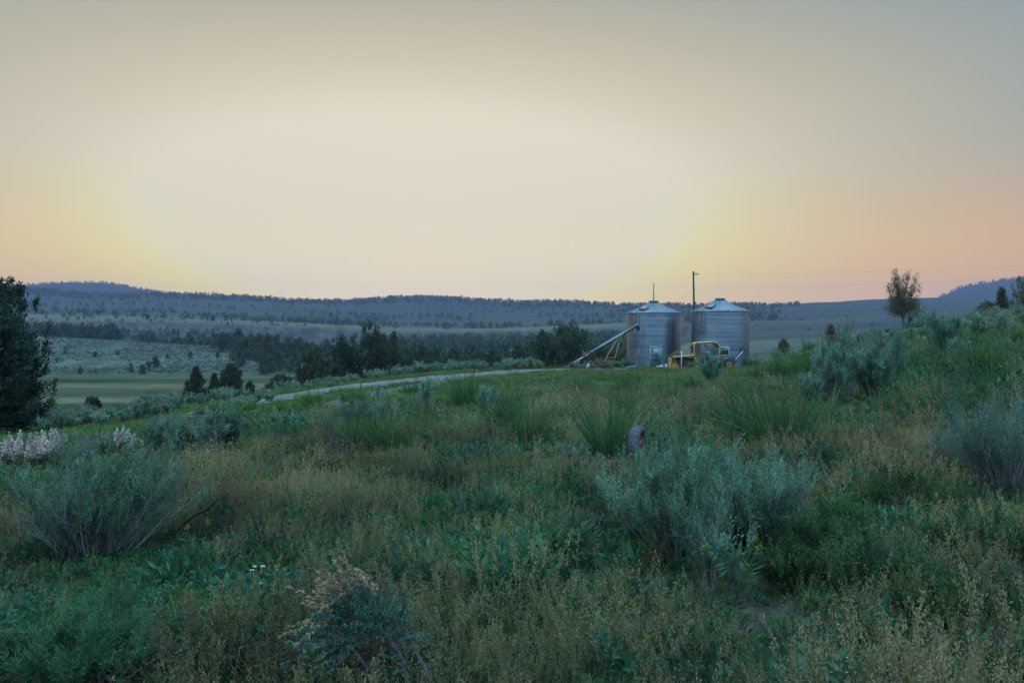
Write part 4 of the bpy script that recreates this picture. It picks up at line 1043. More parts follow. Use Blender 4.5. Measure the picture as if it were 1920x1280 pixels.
# ------------------------------------------------------------------ grain bins
def grain_bin(label, uc, Y, Rb, z_eave_v, v_peak, door_u, ladder_u, hatch_du, mast, seed, ladder_rows, loft):
    r = R_(seed)
    c = PZ(uc, 640, Y); x0 = c[0]
    zb = float(h(x0, Y-Rb))-.12
    root = tag(empty('grain_bin', (x0, Y, zb)), label, 'grain bin', 'steel grain bins')
    Yf = Y-Rb
    Hw = EYE+(640-z_eave_v)/F*Y-zb; Hp = EYE+(640-v_peak)/F*Y-zb
    seg = 128; rings = 10; rh = Hw/rings; pitch = .12
    # corrugated wall, every sheet with its own tone
    nz = int(Hw/pitch*6); zz = np.linspace(0, Hw, nz)
    rr = Rb+.0065*np.sin(zz/pitch*2*pi)-.006*(np.floor(zz/rh) % 2)
    an = np.arange(seg)*2*pi/seg
    v = np.stack([rr[:, None]*np.cos(an), rr[:, None]*np.sin(an), np.broadcast_to(zz[:, None], (nz, seg))], -1)
    i = np.arange(nz-1)[:, None]*seg; j = np.arange(seg); j2 = (j+1) % seg
    q = np.stack(np.broadcast_arrays(i+j, i+j2, i+seg+j2, i+seg+j), -1).reshape(-1, 4)
    sheets = 8
    tone = r.uniform(.95, 1.04, (rings+1, sheets))*r.uniform(.90, 1.09, (rings+1, 1)); tone[:4] *= .84
    ri = np.minimum((zz/rh).astype(int), rings-1); si = ((np.arange(seg)/seg*sheets)[None]+.5*(ri % 2)[:, None]).astype(int) % sheets
    t = tone[np.broadcast_to(ri[:, None], si.shape), si]
    seam = np.abs((zz/rh)-np.round(zz/rh)) < .018
    t = t*np.where(seam, 1.12, 1)[:, None]
    mb = MB(); mb.add(v, q, col=np.array([.285, .31, .365])*t.reshape(-1, 1))
    mb.build('wall', M['galv'], root, smooth=True)
    # roof panels with raised ribs and a small upstand at the eave
    mb = MB(); npan = 24; rc = .42; top = Hp-.16
    a = np.arange(npan)*2*pi/npan
    prof = [(Rb+.09, Hw-.03), (Rb+.06, Hw+.02), (Rb*.5, Hw+(top-Hw)*.5), (rc, top)]
    an2 = np.arange(npan*6)*2*pi/(npan*6)
    rib = np.tile([.045, .03, 0, 0, 0, .03], npan)
    v = np.stack([np.stack([R0*np.cos(an2), R0*np.sin(an2), z0+rib*(1 if k else .3)], -1) for k, (R0, z0) in enumerate(prof)])
    n2 = len(an2); i = np.arange(3)[:, None]*n2; j = np.arange(n2); j2 = (j+1) % n2
    q = np.stack(np.broadcast_arrays(i+j, i+j2, i+n2+j2, i+n2+j), -1).reshape(-1, 4)
    pt = np.repeat(r.uniform(.85, 1.08, npan), 6)
    mb.add(v, q, col=(np.array([.19, .205, .24])*np.tile(pt, 4)[:, None]))
    mb.lathe([(Rb+.012, Hw-.06), (Rb+.075, Hw-.06), (Rb+.085, Hw-.035), (Rb+.02, Hw-.03)], 96, (.5, .5, .52))
    mb.build('roof', M['roofsteel'], root)
    mb = MB()
    mb.lathe([(rc+.02, top-.03), (rc+.03, top+.10), (rc+.09, top+.11), (rc+.09, top+.15), (rc-.05, top+.19), (.02, top+.22)], 32, (.33, .32, .31))
    mb.build('roof_cap', M['roofsteel'], root)
    mb = MB(); mb.lathe([(Rb+.01, .16), (Rb+.16, .16), (Rb+.18, -.35)], 64, (.36, .35, .34)); mb.build('foundation', M['concrete'], root, smooth=True)
    def ang_of(u):                                       # bearing on the wall of a photograph column
        xo = (u-960)/F*Yf-x0
        return math.asin(max(-.98, min(.98, xo/Rb)))
    def frame(phi, rad_): # local basis at the wall: tangent, outward
        return np.array([math.sin(phi)*rad_, -math.cos(phi)*rad_, 0]), np.array([math.cos(phi), math.sin(phi), 0]), np.array([math.sin(phi), -math.cos(phi), 0])
    def panel(mb, phi, rad_, w, z0, z1, th, col):
        o, t_, n_ = frame(phi, rad_); k = len(mb.V)
        b = MB(); b.box((-w/2, 0, z0), (w/2, th, z1), col, bev=min(.012, th*.3))
        V, Q, T, C = b.arrays()
        mb.add(o+V[:, :1]*t_+V[:, 1:2]*n_+V[:, 2:]*np.array([0, 0, 1.]), Q, T, C)
    def tube3(mb, phi, rad_, pts, rad2, col, sides=6):
        o, t_, n_ = frame(phi, rad_)
        mb.tubes(np.array([o+p[0]*t_+p[1]*n_+np.array([0, 0, p[2]]) for p in pts]), rad2, sides, col, cap=True)
    ph = ang_of(door_u)
    if not loft:
        fr = MB(); W, Hd = .92, 2.05
        panel(fr, ph, Rb, .11, .16, Hd+.14, .09, (.36, .39, .42)); fr = MB()
        for s in (-1, 1):
            b = MB(); b.box((s*(W/2+.05)-.05, 0, .16), (s*(W/2+.05)+.05, .10, Hd+.06), (.36, .39, .42), bev=.01)
            o, t_, n_ = frame(ph, Rb); V, Q, T, C = b.arrays(); fr.add(o+V[:, :1]*t_+V[:, 1:2]*n_+V[:, 2:]*[0, 0, 1.], Q, T, C)
        panel(fr, ph, Rb, W+.2, Hd+.06, Hd+.17, .11, (.36, .39, .42))
        fr.build('door_frame', M['galv'], root)
        d = MB(); panel(d, ph, Rb-.01, W-.02, .17, Hd+.05, .075, (.22, .27, .28))
        for zz_ in (.55, 1.0, 1.45): panel(d, ph, Rb+.065, W-.14, zz_, zz_+.045, .018, (.32, .38, .4))
        dd = d.build('door', M['galv'], root)
        hd = MB(); tube3(hd, ph, Rb+.06, [(.33, .05, .95), (.33, .07, 1.12)], .016, (.2, .2, .2)); hd.build('handle', M['dark'], dd)
    else:
        fr = MB(); z0, z1, W = loft
        for s in (-1, 1):
            b = MB(); b.box((s*(W/2+.04)-.045, 0, z0), (s*(W/2+.04)+.045, .09, z1), (.36, .42, .41), bev=.01)
            o, t_, n_ = frame(ph, Rb); V, Q, T, C = b.arrays(); fr.add(o+V[:, :1]*t_+V[:, 1:2]*n_+V[:, 2:]*[0, 0, 1.], Q, T, C)
        panel(fr, ph, Rb, W+.18, z1, z1+.1, .10, (.36, .42, .41)); panel(fr, ph, Rb, W+.18, z0-.08, z0, .10, (.36, .42, .41))
        panel(fr, ph, Rb+.005, W+.0, z1-.26, z1-.002, .05, (.34, .42, .40))
        fr.build('hatch_frame', M['galv'], root)
        d = MB(); panel(d, ph, Rb, W-.005, z0+.003, z1-.263, .03, (.05, .04, .032)); d.build('hatch_door', M['dark'], root)
    # ladder on stand-off brackets
    pl = ang_of(ladder_u); la = MB(); z0, z1 = [EYE+(640-vv)/F*Yf-zb for vv in ladder_rows]
    for s in (-.2, .2): tube3(la, pl, Rb, [(s, .16, z0), (s, .16, z1)], .022, (.2, .2, .21), 6)
    for z in np.arange(z0+.12, z1, .3): tube3(la, pl, Rb, [(-.2, .16, z), (.2, .16, z)], .012, (.2, .2, .21), 5)
    for z in (z0+.1, (z0*.55+z1*.45), z1-.12):
        for s in (-.2, .2): tube3(la, pl, Rb, [(s, -.01, z), (s, .17, z)], .02, (.12, .12, .12), 5)
    la.build('ladder', M['dark'], root)
    # roof hatch with its rails
    hm = MB(); k = .60; phh = pl+hatch_du
    sl = math.atan2(top-Hw, Rb-rc)
    def onroof(s, along, up):                           # along: 0 eave .. 1 peak
        R0 = Rb+.06+(rc-Rb-.06)*along; z = Hw+.02+(top-Hw-.02)*along
        o, t_, n_ = frame(phh, R0)
        return o+s*t_+n_*math.sin(sl)*up+np.array([0, 0, z+math.cos(sl)*up])
    def roofbox(mb, s0, s1, a0, a1, u0, u1, col):
        v = [onroof(s, a, u) for u in (u0, u1) for a in (a0, a1) for s in (s0, s1)]
        mb.add(v, [(0, 2, 3, 1), (4, 5, 7, 6), (0, 1, 5, 4), (2, 6, 7, 3), (0, 4, 6, 2), (1, 3, 7, 5)], col=col)
    roofbox(hm, -.36, .36, .20, .52, .0, .13, (.26, .27, .30)); roofbox(hm, -.40, .40, .18, .54, .13, .16, (.27, .28, .31))
    hm.build('roof_hatch', M['roofsteel'], root)
    rl = MB()
    for s in (-.5, .5): rl.bar(onroof(s, .02, .08), onroof(s, .92, .08), .016, 5, (.22, .22, .23))
    for aa in np.linspace(.08, .86, 6): rl.bar(onroof(-.5, aa, .08), onroof(.5, aa, .08), .01, 5, (.22, .22, .23))
    rl.build('roof_ladder', M['dark'], root)
    if mast:
        m = MB(); m.tubes(np.array([[0, 0, top+.1], [.01, 0, top+1.0], [0, 0, EYE+(640-mast)/F*Y-zb]]), [.05, .045, .04], 8, (.20, .16, .11), cap=True); m.build('mast', M['pole'], root)
    # vertical seam bolts strip by the base
    sm = MB(); tube3(sm, ang_of(uc-26 if not loft else uc-30), Rb+.01, [(0, .01, .2), (0, .01, Hw*.42)], .014, (.42, .42, .44), 4); sm.build('seam_strip', M['galv'], root)
    return root
grain_bin('corrugated steel grain bin with a tall mast on its roof, the auger leaning on it', 1225.5, 80, 2.70, 587, 564, 1229.5, 1196.5, .14, 530, 801, (654, 588), None)
grain_bin('steel grain bin without a mast, standing behind the yellow machine', 1350, 76, 2.69, 584, 559.5, 1357.5, 1322, .16, None, 802, (628, 586), (1.35, 2.02, .78))

# ------------------------------------------------------------------ auger
def auger():
    lo = PZ(1062, 694, 74.6); lo[2] = float(h(lo[0], lo[1]))+.12; hi = PZ(1192, 611, 76.9)
    base = P(1140, 75.2)
    root = tag(empty('grain_auger', base), 'long galvanised auger tube leaning up against the left bin on yellow legs', 'auger')
    A, B = lo-base, hi-base; d = B-A; at = lambda t, dz=0: A+d*t+np.array([0, 0, dz])
    m = MB(); G = (.20, .22, .25)
    m.tubes(np.array([at(.34), at(.6), at(1.0)]), .155, 20, G, cap=True)
    m.tubes(np.array([at(.0), at(.2), at(.345)]), .12, 16, (.22, .24, .27), cap=True)
    m.build('tube', M['galv'], root, smooth=False)
    for t in (.36, .52, .68, .86):
        m = MB(); m.tubes(np.array([at(t-.006), at(t+.006)]), .18, 20, (.26, .27, .29), cap=True); m.build('joint_band', M['galv'], root)
    m = MB()
    for t in (.44, .56, .62, .74): m.bar(at(t, .17), at(t, .30), .012, 5, (.1, .1, .1))
    m.tubes(np.array([at(.22, .14), at(.25, .32), at(.29, .30), at(.31, .14)]), .05, 8, (.30, .12, .09), cap=True)
    m.box(tuple(at(.25, .10)-[.16, .14, 0]), tuple(at(.25, .10)+[.16, .14, .22]), (.26, .10, .08), bev=.03)
    m.build('drive_box', M['rust'], root)
    m = MB(); e = at(1.0)
    m.tubes(np.array([e-d*.01, e+d*.02, e+d*.03+[.05, .1, -.25], e+d*.03+[.08, .2, -.5]]), [.17, .17, .15, .13], 16, G, cap=True); m.build('spout', M['galv'], root)
    m = MB(); Y_ = (.38, .21, .06)
    top1, top2 = at(.72), at(.77)
    g = lambda u, Y, z=0: P(u, Y, z)-base
    for s in (-.6, .6):
        m.tubes(np.array([at(.74)+[0, s*.2, -.1], g(1124, 75.2+s*2.4)]), .032, 8, Y_, cap=True)
        m.tubes(np.array([at(.78)+[0, s*.2, -.1], g(1147.5, 75.2+s*1.6)]), .032, 8, Y_, cap=True)
    q = lambda a, b, t: a*(1-t)+b*t
    for s in (-.6, .6):
        a0, a1 = at(.74)+[0, s*.2, -.1], g(1124, 75.2+s*2.4); b0, b1 = at(.78)+[0, s*.2, -.1], g(1147.5, 75.2+s*1.6)
        m.bar(q(a0, a1, .66), q(b0, b1, .66), .03, 6, Y_)
    m.build('legs', M['paint'], root)
    for s in (-1, 1):
        w = MB(); c = g(1137, 75.2+s*1.7, .33)
        w.lathe([(.2, -.07), (.30, -.09), (.34, -.05), (.34, .05), (.30, .09), (.2, .07), (.2, -.07)], 28, (.045, .045, .048), axis='y'); o = w.build('wheel', M['rubber'], root, loc=c)
        w = MB(); w.lathe([(.0, -.05), (.06, -.06), (.2, -.05), (.2, .05), (.06, .06), (0, .05)], 20, (.4, .25, .05), axis='y'); w.build('rim', M['paint'], o)
auger()
mb = MB(); a = PZ(1367, 674, 72.9); b = PZ(1398, 652.5, 73.6); a[2] = float(h(a[0], a[1]))+.15
c0 = a.copy(); a, b = a-c0, b-c0
root = tag(empty('auger_pipe', c0), 'short dark pipe leaning against the right side of the right bin', 'pipe')
mb.tubes(np.array([a, b*.5, b]), .085, 10, (.33, .35, .37), cap=True); mb.build('pipe', M['galv'], root)
mb = MB(); mb.tubes(np.array([b*.9, b*1.03]), .12, 10, (.12, .11, .11), cap=True); mb.build('pipe_head', M['dark'], root)

# ------------------------------------------------------------------ rusty implement, scrap
def implement():
    base = P(1125, 70.5); root = tag(empty('hay_rake', base), 'rusty red farm implement with curved tines in the grass below the auger', 'farm implement')
    C = (.20, .075, .05)
    f = MB()
    f.bar((-1.0, -.1, .62), (.85, .1, .70), .055, 8, C); f.bar((-1.0, .8, .60), (.85, .9, .68), .05, 8, C)
    f.bar((-1.0, -.1, .62), (-1.0, .8, .60), .05, 8, C); f.bar((.85, .1, .70), (.85, .9, .68), .05, 8, C)
    f.bar((-.95, -.1, .62), (-1.15, -.2, .0), .045, 6, C); f.bar((.85, .1, .70), (.95, .05, .02), .05, 6, C)
    f.bar((-.2, 0, .65), (-.35, .1, 1.0), .04, 6, C); f.bar((-.35, .1, 1.0), (.85, .4, .72), .03, 6, (.16, .09, .05)); f.bar((-.9, .3, .62), (-.5, -.9, .35), .04, 6, (.22, .14, .06))
    f.bar((.2, .4, .7), (.2, .4, .98), .05, 6, C)
    f.build('frame', M['rust'], root)
    for x in np.linspace(-.9, .8, 10):
        m = MB(); t = np.linspace(0, 1, 7)
        m.tubes(np.stack([x+.10*np.sin(t*3), -.1-.45*np.sin(t*pi*.85), .64-.62*t], 1), .017, 5, (.15, .065, .045)); m.build('tine', M['rust'], root)
    for x, y in ((-.75, .9), (.75, 1.0)):
        w = MB(); w.lathe([(.36, -.03), (.40, -.03), (.40, .03), (.36, .03), (.36, -.03)], 24, (.15, .06, .045), axis='y'); 
        for a in range(6): w.bar((0, 0, 0), (.37*math.cos(a*pi/3), 0, .37*math.sin(a*pi/3)), .014, 4, (.15, .06, .045))
        w.build('wheel', M['rust'], root, loc=(x, y, .38))
implement()
mb = MB(); r = R_(811)
mb.lathe([(.0, 0), (.28, .02), (.36, .22), (.34, .26), (.26, .06), (0, .04)], 18, (.13, .06, .04))
mb.bar((-.5, 0, .12), (.5, .1, .35), .06, 8, (.10, .05, .035)); mb.bar((.2, -.2, 0), (.3, .2, .5), .05, 8, (.12, .055, .04))
tag(mb.build('rusty_scrap', M['rust'], loc=P(1092, 73.5)), 'small heap of brown rusted scrap under the low end of the auger', 'scrap')
def jug():
    mb = MB(); mb.lathe([(0, 0), (.11, .005), (.125, .04), (.125, .22), (.09, .30), (.04, .34), (.04, .38), (0, .38)], 20, (.62, .60, .56))
    o = mb.build('plastic_jug', M['white'], loc=P(1101.5, 64, .26), smooth=True); o.rotation_euler = (.2, .25, 0)
    hb = MB(); hb.tubes(np.array([[.06, 0, .33], [.13, 0, .32], [.15, 0, .24], [.12, 0, .18]]), .014, 6, (.60, .58, .54)); hb.build('handle', M['white'], o)
    tag(o, 'small off-white jug standing in the grass before the rusty implement', 'jug')
jug()
def slab(name, label, u, Y, size, rot, col, cat, mat='concrete', dz=0):
    mb = MB(); mb.box((-size[0]/2, -size[1]/2, 0), (size[0]/2, size[1]/2, size[2]), col, bev=.03)
    o = mb.build(name, M[mat], loc=P(u, Y, dz)); o.rotation_euler = rot; tag(o, label, cat)
slab('concrete_block', 'grey concrete block lying in the grass left of the left bin', 1166, 76, (.55, .3, .3), (.1, .15, .4), (.36, .36, .38), 'block')
slab('sheet_metal', 'grey strip of sheet metal leaning at the foot of the left bin', 1181, 76.4, (1.3, .35, .12), (.2, -.2, .2), (.38, .40, .43), 'scrap', 'galv', .1)
slab('white_block', 'small white block beside the hood of the yellow machine', 1240, 71.6, (.26, .2, .2), (0, .1, .4), (.68, .67, .64), 'block', 'white', .18)
slab('white_board', 'low white board edge next to the small white block', 1249, 71.4, (.12, .3, .34), (0, .05, .2), (.62, .6, .57), 'board', 'white', .15)
slab('paving_stone', 'pale flat stone near the foot of the left bin', 1234, 72.4, (.3, .25, .16), (.1, 0, 1.), (.5, .49, .47), 'stone', 'concrete', .15)
mb = MB(); mb.tubes(np.array([[0, 0, -.2], [.01, 0, .8], [.0, 0, 1.62]]), [.045, .045, .045], 10, (.6, .6, .57), cap=True)
tag(mb.build('white_post', M['white'], loc=P(1277.5, 69.6)), 'thin white post standing in front of the yellow machine', 'post')

# ------------------------------------------------------------------ the yellow machine
def machine():
    Y0 = 72.0; s = Y0/F; base = P(1313, Y0); zoff = base[2]-EYE
    root = tag(empty('swather', base), 'old yellow open-canopy swather with a rusty engine bay, parked before the right bin', 'farm machine')
    X = lambda u: (u-1313)*s
    Z = lambda v: (640-v)*s-zoff
    YL = (.44, .235, .06); PALE = (.50, .37, .20); D = .75
    b = MB()                                            # hood: front panel, floor and back, open side with engine
    b.prism([(X(1256), Z(694)), (X(1271), Z(694)), (X(1271.5), Z(688)), (X(1265), Z(676)), (X(1262), Z(669.5)), (X(1256.5), Z(669.5))], -D, -D+.06, YL)
    b.box((X(1256), -D+.062, Z(694)), (X(1256)+.07, D, Z(669)), YL, bev=.02)
    b.box((X(1256)+.075, D-.08, Z(694)), (X(1299), D, Z(669)), (.30, .2, .05), bev=.02)
    b.box((X(1256)+.075, -D+.065, Z(671.5)), (X(1299), D-.085, Z(669.2)), YL, bev=.02)
    b.box((X(1297.5), -D+.1, Z(690)), (X(1303), D-.1, Z(661)), (.34, .24, .07), bev=.03)
    b.box((X(1271.8), -D+.01, Z(694)), (X(1299), -D+.05, Z(691)), (.10, .08, .07), bev=.01)
    b.build('hood', M['paint'], root)
    m = MB(); m.tubes(np.array([[X(1258), -D-.02, Z(669)], [X(1280), -D-.02, Z(667.3)], [X(1299), -D-.02, Z(665.8)]]), .10, 12, PALE, cap=True); m.build('hood_rail', M['paint'], root)
    e = MB(); r = R_(820); RC = (.085, .05, .035)
    e.box((X(1268), -D+.12, Z(690)), (X(1294), D-.2, Z(674)), RC, bev=.05)
    for x in np.linspace(X(1272), X(1293), 6): e.lathe([(.0, .0), (.09, 0), (.09, .12), (.05, .16), (0, .16)], 12, RC); V = e.V.pop(); e.V.append(V+np.array([x, -D+.25, Z(674)], np.float32))
    for k in range(9):
        a = np.array([r.uniform(X(1266), X(1295)), -D+r.uniform(.04, .12), r.uniform(Z(690), Z(674))]); e.tubes(np.array([a, a+[r.uniform(-.3, .3), 0, r.uniform(-.1, .3)], a+[r.uniform(-.5, .5), .1, r.uniform(-.3, .3)]]), .025, 6, np.array([.14, .085, .05])*r.uniform(.5, 1.4))
    e.build('engine', M['rust'], root)
    m = MB(); m.tubes(np.array([[X(1286), -.2, Z(668)], [X(1286), -.2, Z(664.5)], [X(1286.3), -.2, Z(663)]]), [.06, .06, .03], 8, (.05, .05, .05), cap=True); m.build('exhaust_stub', M['dark'], root)
    # canopy: rounded sheet roof with a turned-down rear edge
    m = MB(); ny = 9
    prof = [(1297, 642.8), (1300, 641.6), (1306, 640.6), (1314, 639.8), (1324, 639.3), (1334, 639.4), (1339, 640.2), (1342.5, 642.2), (1344.5, 645), (1345.3, 648)]
    ys = np.linspace(-.8, .8, ny); drop = .10*np.abs(ys/.8)**4
    vo = np.array([[[X(u), y, Z(v)-dr] for y, dr in zip(ys, drop)] for u, v in prof]); k = len(prof)
    ctr = np.array([X(1322), 0, Z(652)]); vi = ctr+(vo-ctr)*np.array([.985, .985, .93])-np.array([0, 0, .12])*(np.abs(ys/.8) < .99)[None, :, None]
    qs = []
    for i in range(k-1):
        for j in range(ny-1): qs.append((i*ny+j, i*ny+j+1, (i+1)*ny+j+1, (i+1)*ny+j)); qs.append(tuple(k*ny+a for a in (i*ny+j, (i+1)*ny+j, (i+1)*ny+j+1, i*ny+j+1)))
    for i in range(k-1):
        for j in (0, ny-1): qs.append((i*ny+j, (i+1)*ny+j, k*ny+(i+1)*ny+j, k*ny+i*ny+j))
    for j in range(ny-1):
        for i in (0, k-1): qs.append((i*ny+j, i*ny+j+1, k*ny+i*ny+j+1, k*ny+i*ny+j))
    m.add(np.concatenate([vo.reshape(-1, 3), vi.reshape(-1, 3)]), qs, col=PALE); m.build('canopy', M['paint'], root)
    for y in (-.76, .76):
        m = MB(); m.tubes(np.array([[X(1298), y, Z(643)], [X(1298), y, Z(660)], [X(1299), y, Z(694)]]), .075, 10, YL, cap=True); m.build('front_post', M['paint'], root)
        m = MB(); m.tubes(np.array([[X(1314), y, Z(644)], [X(1314.3), y, Z(666)], [X(1314.6), y, Z(688)]]), .04, 8, (.33, .24, .07), cap=True); m.build('middle_post', M['paint'], root)
        m = MB(); m.tubes(np.array([[X(1343.5), y, Z(645)], [X(1346), y, Z(652)], [X(1347.3), y, Z(664)], [X(1348), y, Z(688)]]), .07, 10, YL, cap=True); m.build('rear_post', M['paint'], root)
        m = MB(); m.tubes(np.array([[X(1260), y, Z(666.5)], [X(1280), y*1.0, Z(654)], [X(1297.5), y, Z(643.4)]]), .035 if y < 0 else .045, 8, (.42, .33, .12), cap=True); m.build('sloping_bar', M['paint'], root)
        m = MB(); m.tubes(np.array([[X(1325), y, Z(646)], [X(1329), y*.95, Z(650)], [X(1331), y*.9, Z(657)]]), .04, 8, PALE, cap=True); m.build('brace', M['paint'], root)
    m = MB(); m.box((X(1299), -.7, Z(688)), (X(1352), .7, Z(683)), (.36, .25, .05), bev=.03); m.box((X(1330), -.6, Z(683)), (X(1352), .6, Z(668)), (.44, .3, .05), bev=.05); m.build('platform', M['paint'], root)
    m = MB(); m.box((X(1304), -.22, Z(683)), (X(1308.5), .22, Z(664)), (.26, .16, .10), bev=.04); m.tubes(np.array([[X(1306), 0, Z(665)], [X(1309), 0, Z(661)]]), .03, 8, (.06, .05, .05), cap=True)
    w = np.linspace(0, 2*pi, 20); m.tubes(np.stack([X(1309)+.10*np.cos(w), .2*np.sin(w), Z(660.6)+.1*np.cos(w)], 1), .018, 6, (.06, .05, .05)); m.build('console', M['dark'], root)
    m = MB(); m.box((X(1318), -.25, Z(679)), (X(1327), .25, Z(674)), (.10, .09, .08), bev=.05); m.box((X(1326), -.25, Z(676)), (X(1329.5), .25, Z(664)), (.10, .09, .08), bev=.05); m.build('seat', M['dark'], root)
    for u, R0, y in ((1363, .50, -.72), (1363, .50, .72), (1287, .42, -.55), (1287, .42, .6)):
        w = MB(); w.lathe([(R0*.55, -.10), (R0*.82, -.15), (R0*.97, -.12), (R0, 0), (R0*.97, .12), (R0*.82, .15), (R0*.55, .10), (R0*.55, -.1)], 36, (.075, .07, .075), axis='y')
        for a in np.arange(0, 2*pi, pi/14): w.bar((R0*.985*math.cos(a), -.13, R0*.985*math.sin(a)), (R0*.985*math.cos(a+.12), .13, R0*.985*math.sin(a+.12)), .02, 4, (.07, .065, .07))
        c = (X(u), y, R0-.08 if u > 1300 else R0-.12)
        o = w.build('wheel', M['rubber'], root, loc=c)
        q = MB(); q.lathe([(0, -.07), (.1, -.09), (R0*.4, -.06), (R0*.55, -.09), (R0*.55, .09), (R0*.4, .06), (.1, .09), (0, .07)], 24, (.35, .25, .09), axis='y'); q.build('rim', M['paint'], o)
    m = MB(); aa = np.linspace(.1, pi*.8, 9); o_ = np.stack([X(1363)+.6*np.cos(aa), 0*aa, .45+.6*np.sin(aa)], 1)
    for y0 in (-.92,):
        v = np.concatenate([o_+[0, y0, 0], o_+[0, -.5, 0], o_*[1, 1, 1]+[0, y0, .02], o_+[0, -.5, .02]]); n = 9
        m.add(v, [(n*2+i, n*2+i+1, n*3+i+1, n*3+i) for i in range(8)]+[(i, n+i, n+i+1, i+1) for i in range(8)], col=(.34, .33, .33))
    m.build('fender', M['dark'], root)
machine()

# old tyre on its rim, half hidden by the big sagebrush
def tyre():
    root = tag(empty('old_tyre', P(1196, 10.3, .225), rad(-26)), 'weathered grey tyre with a rusty rim standing upright behind the large sagebrush', 'tyre')
    w = MB(); R0 = .24
    w.lathe([(R0*.62, -.055), (R0*.8, -.075), (R0*.96, -.06), (R0, -.025), (R0, .025), (R0*.96, .06), (R0*.8, .075), (R0*.62, .055), (R0*.62, -.055)], 48, (.10, .092, .10), axis='x')
    for s in (-.03, 0, .03): w.lathe([(R0+.002, s-.006), (R0+.008, s), (R0+.002, s+.006)], 48, (.13, .12, .14), axis='x')
    w.build('tread', M['rubber'], root, smooth=True)
    m = MB(); m.lathe([(R0*.63, -.05), (R0*.55, -.02), (R0*.3, .0), (R0*.12, -.015), (0, -.015)], 32, (.22, .09, .07), axis='x'); m.lathe([(R0*.63, .05), (R0*.55, .03), (R0*.3, .012), (0, .01)], 32, (.22, .09, .07), axis='x')
    m.build('rim', M['rust'], root)
tyre()

# ------------------------------------------------------------------ utility pole and lines
pole_base = P(1303, 94); pole_top = PZ(1300, 509, 94)
def pole():
    root = tag(empty('utility_pole', pole_base), 'slim wooden utility pole rising from behind the right bin', 'utility pole')
    T = pole_top-pole_base
    m = MB(); m.tubes(np.array([[0, 0, -.6], T*.5, T]), [.15, .125, .10], 12, (.085, .06, .045), cap=True); m.build('pole', M['pole'], root)
    m = MB(); m.bar(T+[-.05, -.18, -.32], T+[.72, .55, -.30], .04, 6, (.09, .065, .05)); o = m.build('crossarm', M['pole'], root)
    for t in (.35, .62, .9):
        c = T+np.array([-.05, -.18, -.32])*(1-t)+np.array([.72, .55, -.30])*t+[0, 0, .03]
        m = MB(); m.lathe([(0, 0), (.03, 0), (.045, .05), (.03, .07), (.045, .09), (.02, .13), (0, .13)], 10, (.12, .11, .11)); m.build('insulator', M['dark'], o, loc=c)
    m = MB(); m.bar(T*.82+[0, -.05, 0], T*.82+[.42, -.15, .05], .022, 6, (.1, .08, .07)); m.build('bracket', M['dark'], root)
    return T
PT = pole()
def line(name, label, a, b, sag, rad_=.004):
    t = np.linspace(0, 1, 30)[:, None]; p = a*(1-t)+b*t; p[:, 2] -= sag*4*(t*(1-t))[:, 0]
    m = MB(); m.tubes(p-a, rad_, 5, (.12, .11, .10)); tag(m.build(name, M['wire'], loc=a), label, 'power line', 'overhead lines')
line('power_line', 'upper thin overhead line running right from the utility pole', pole_base+PT+[.6, .45, -.2], PZ(2180, 486, 76), .35)
line('power_line', 'lower thin overhead line running right from the utility pole', pole_base+PT*.82+[.4, -.15, .05], PZ(2180, 503, 76), .35)
line('power_line', 'thin slack line dropping left from the utility pole to the left bin', pole_base+PT*.82, PZ(1246, 577, 80.5), .25, .005)

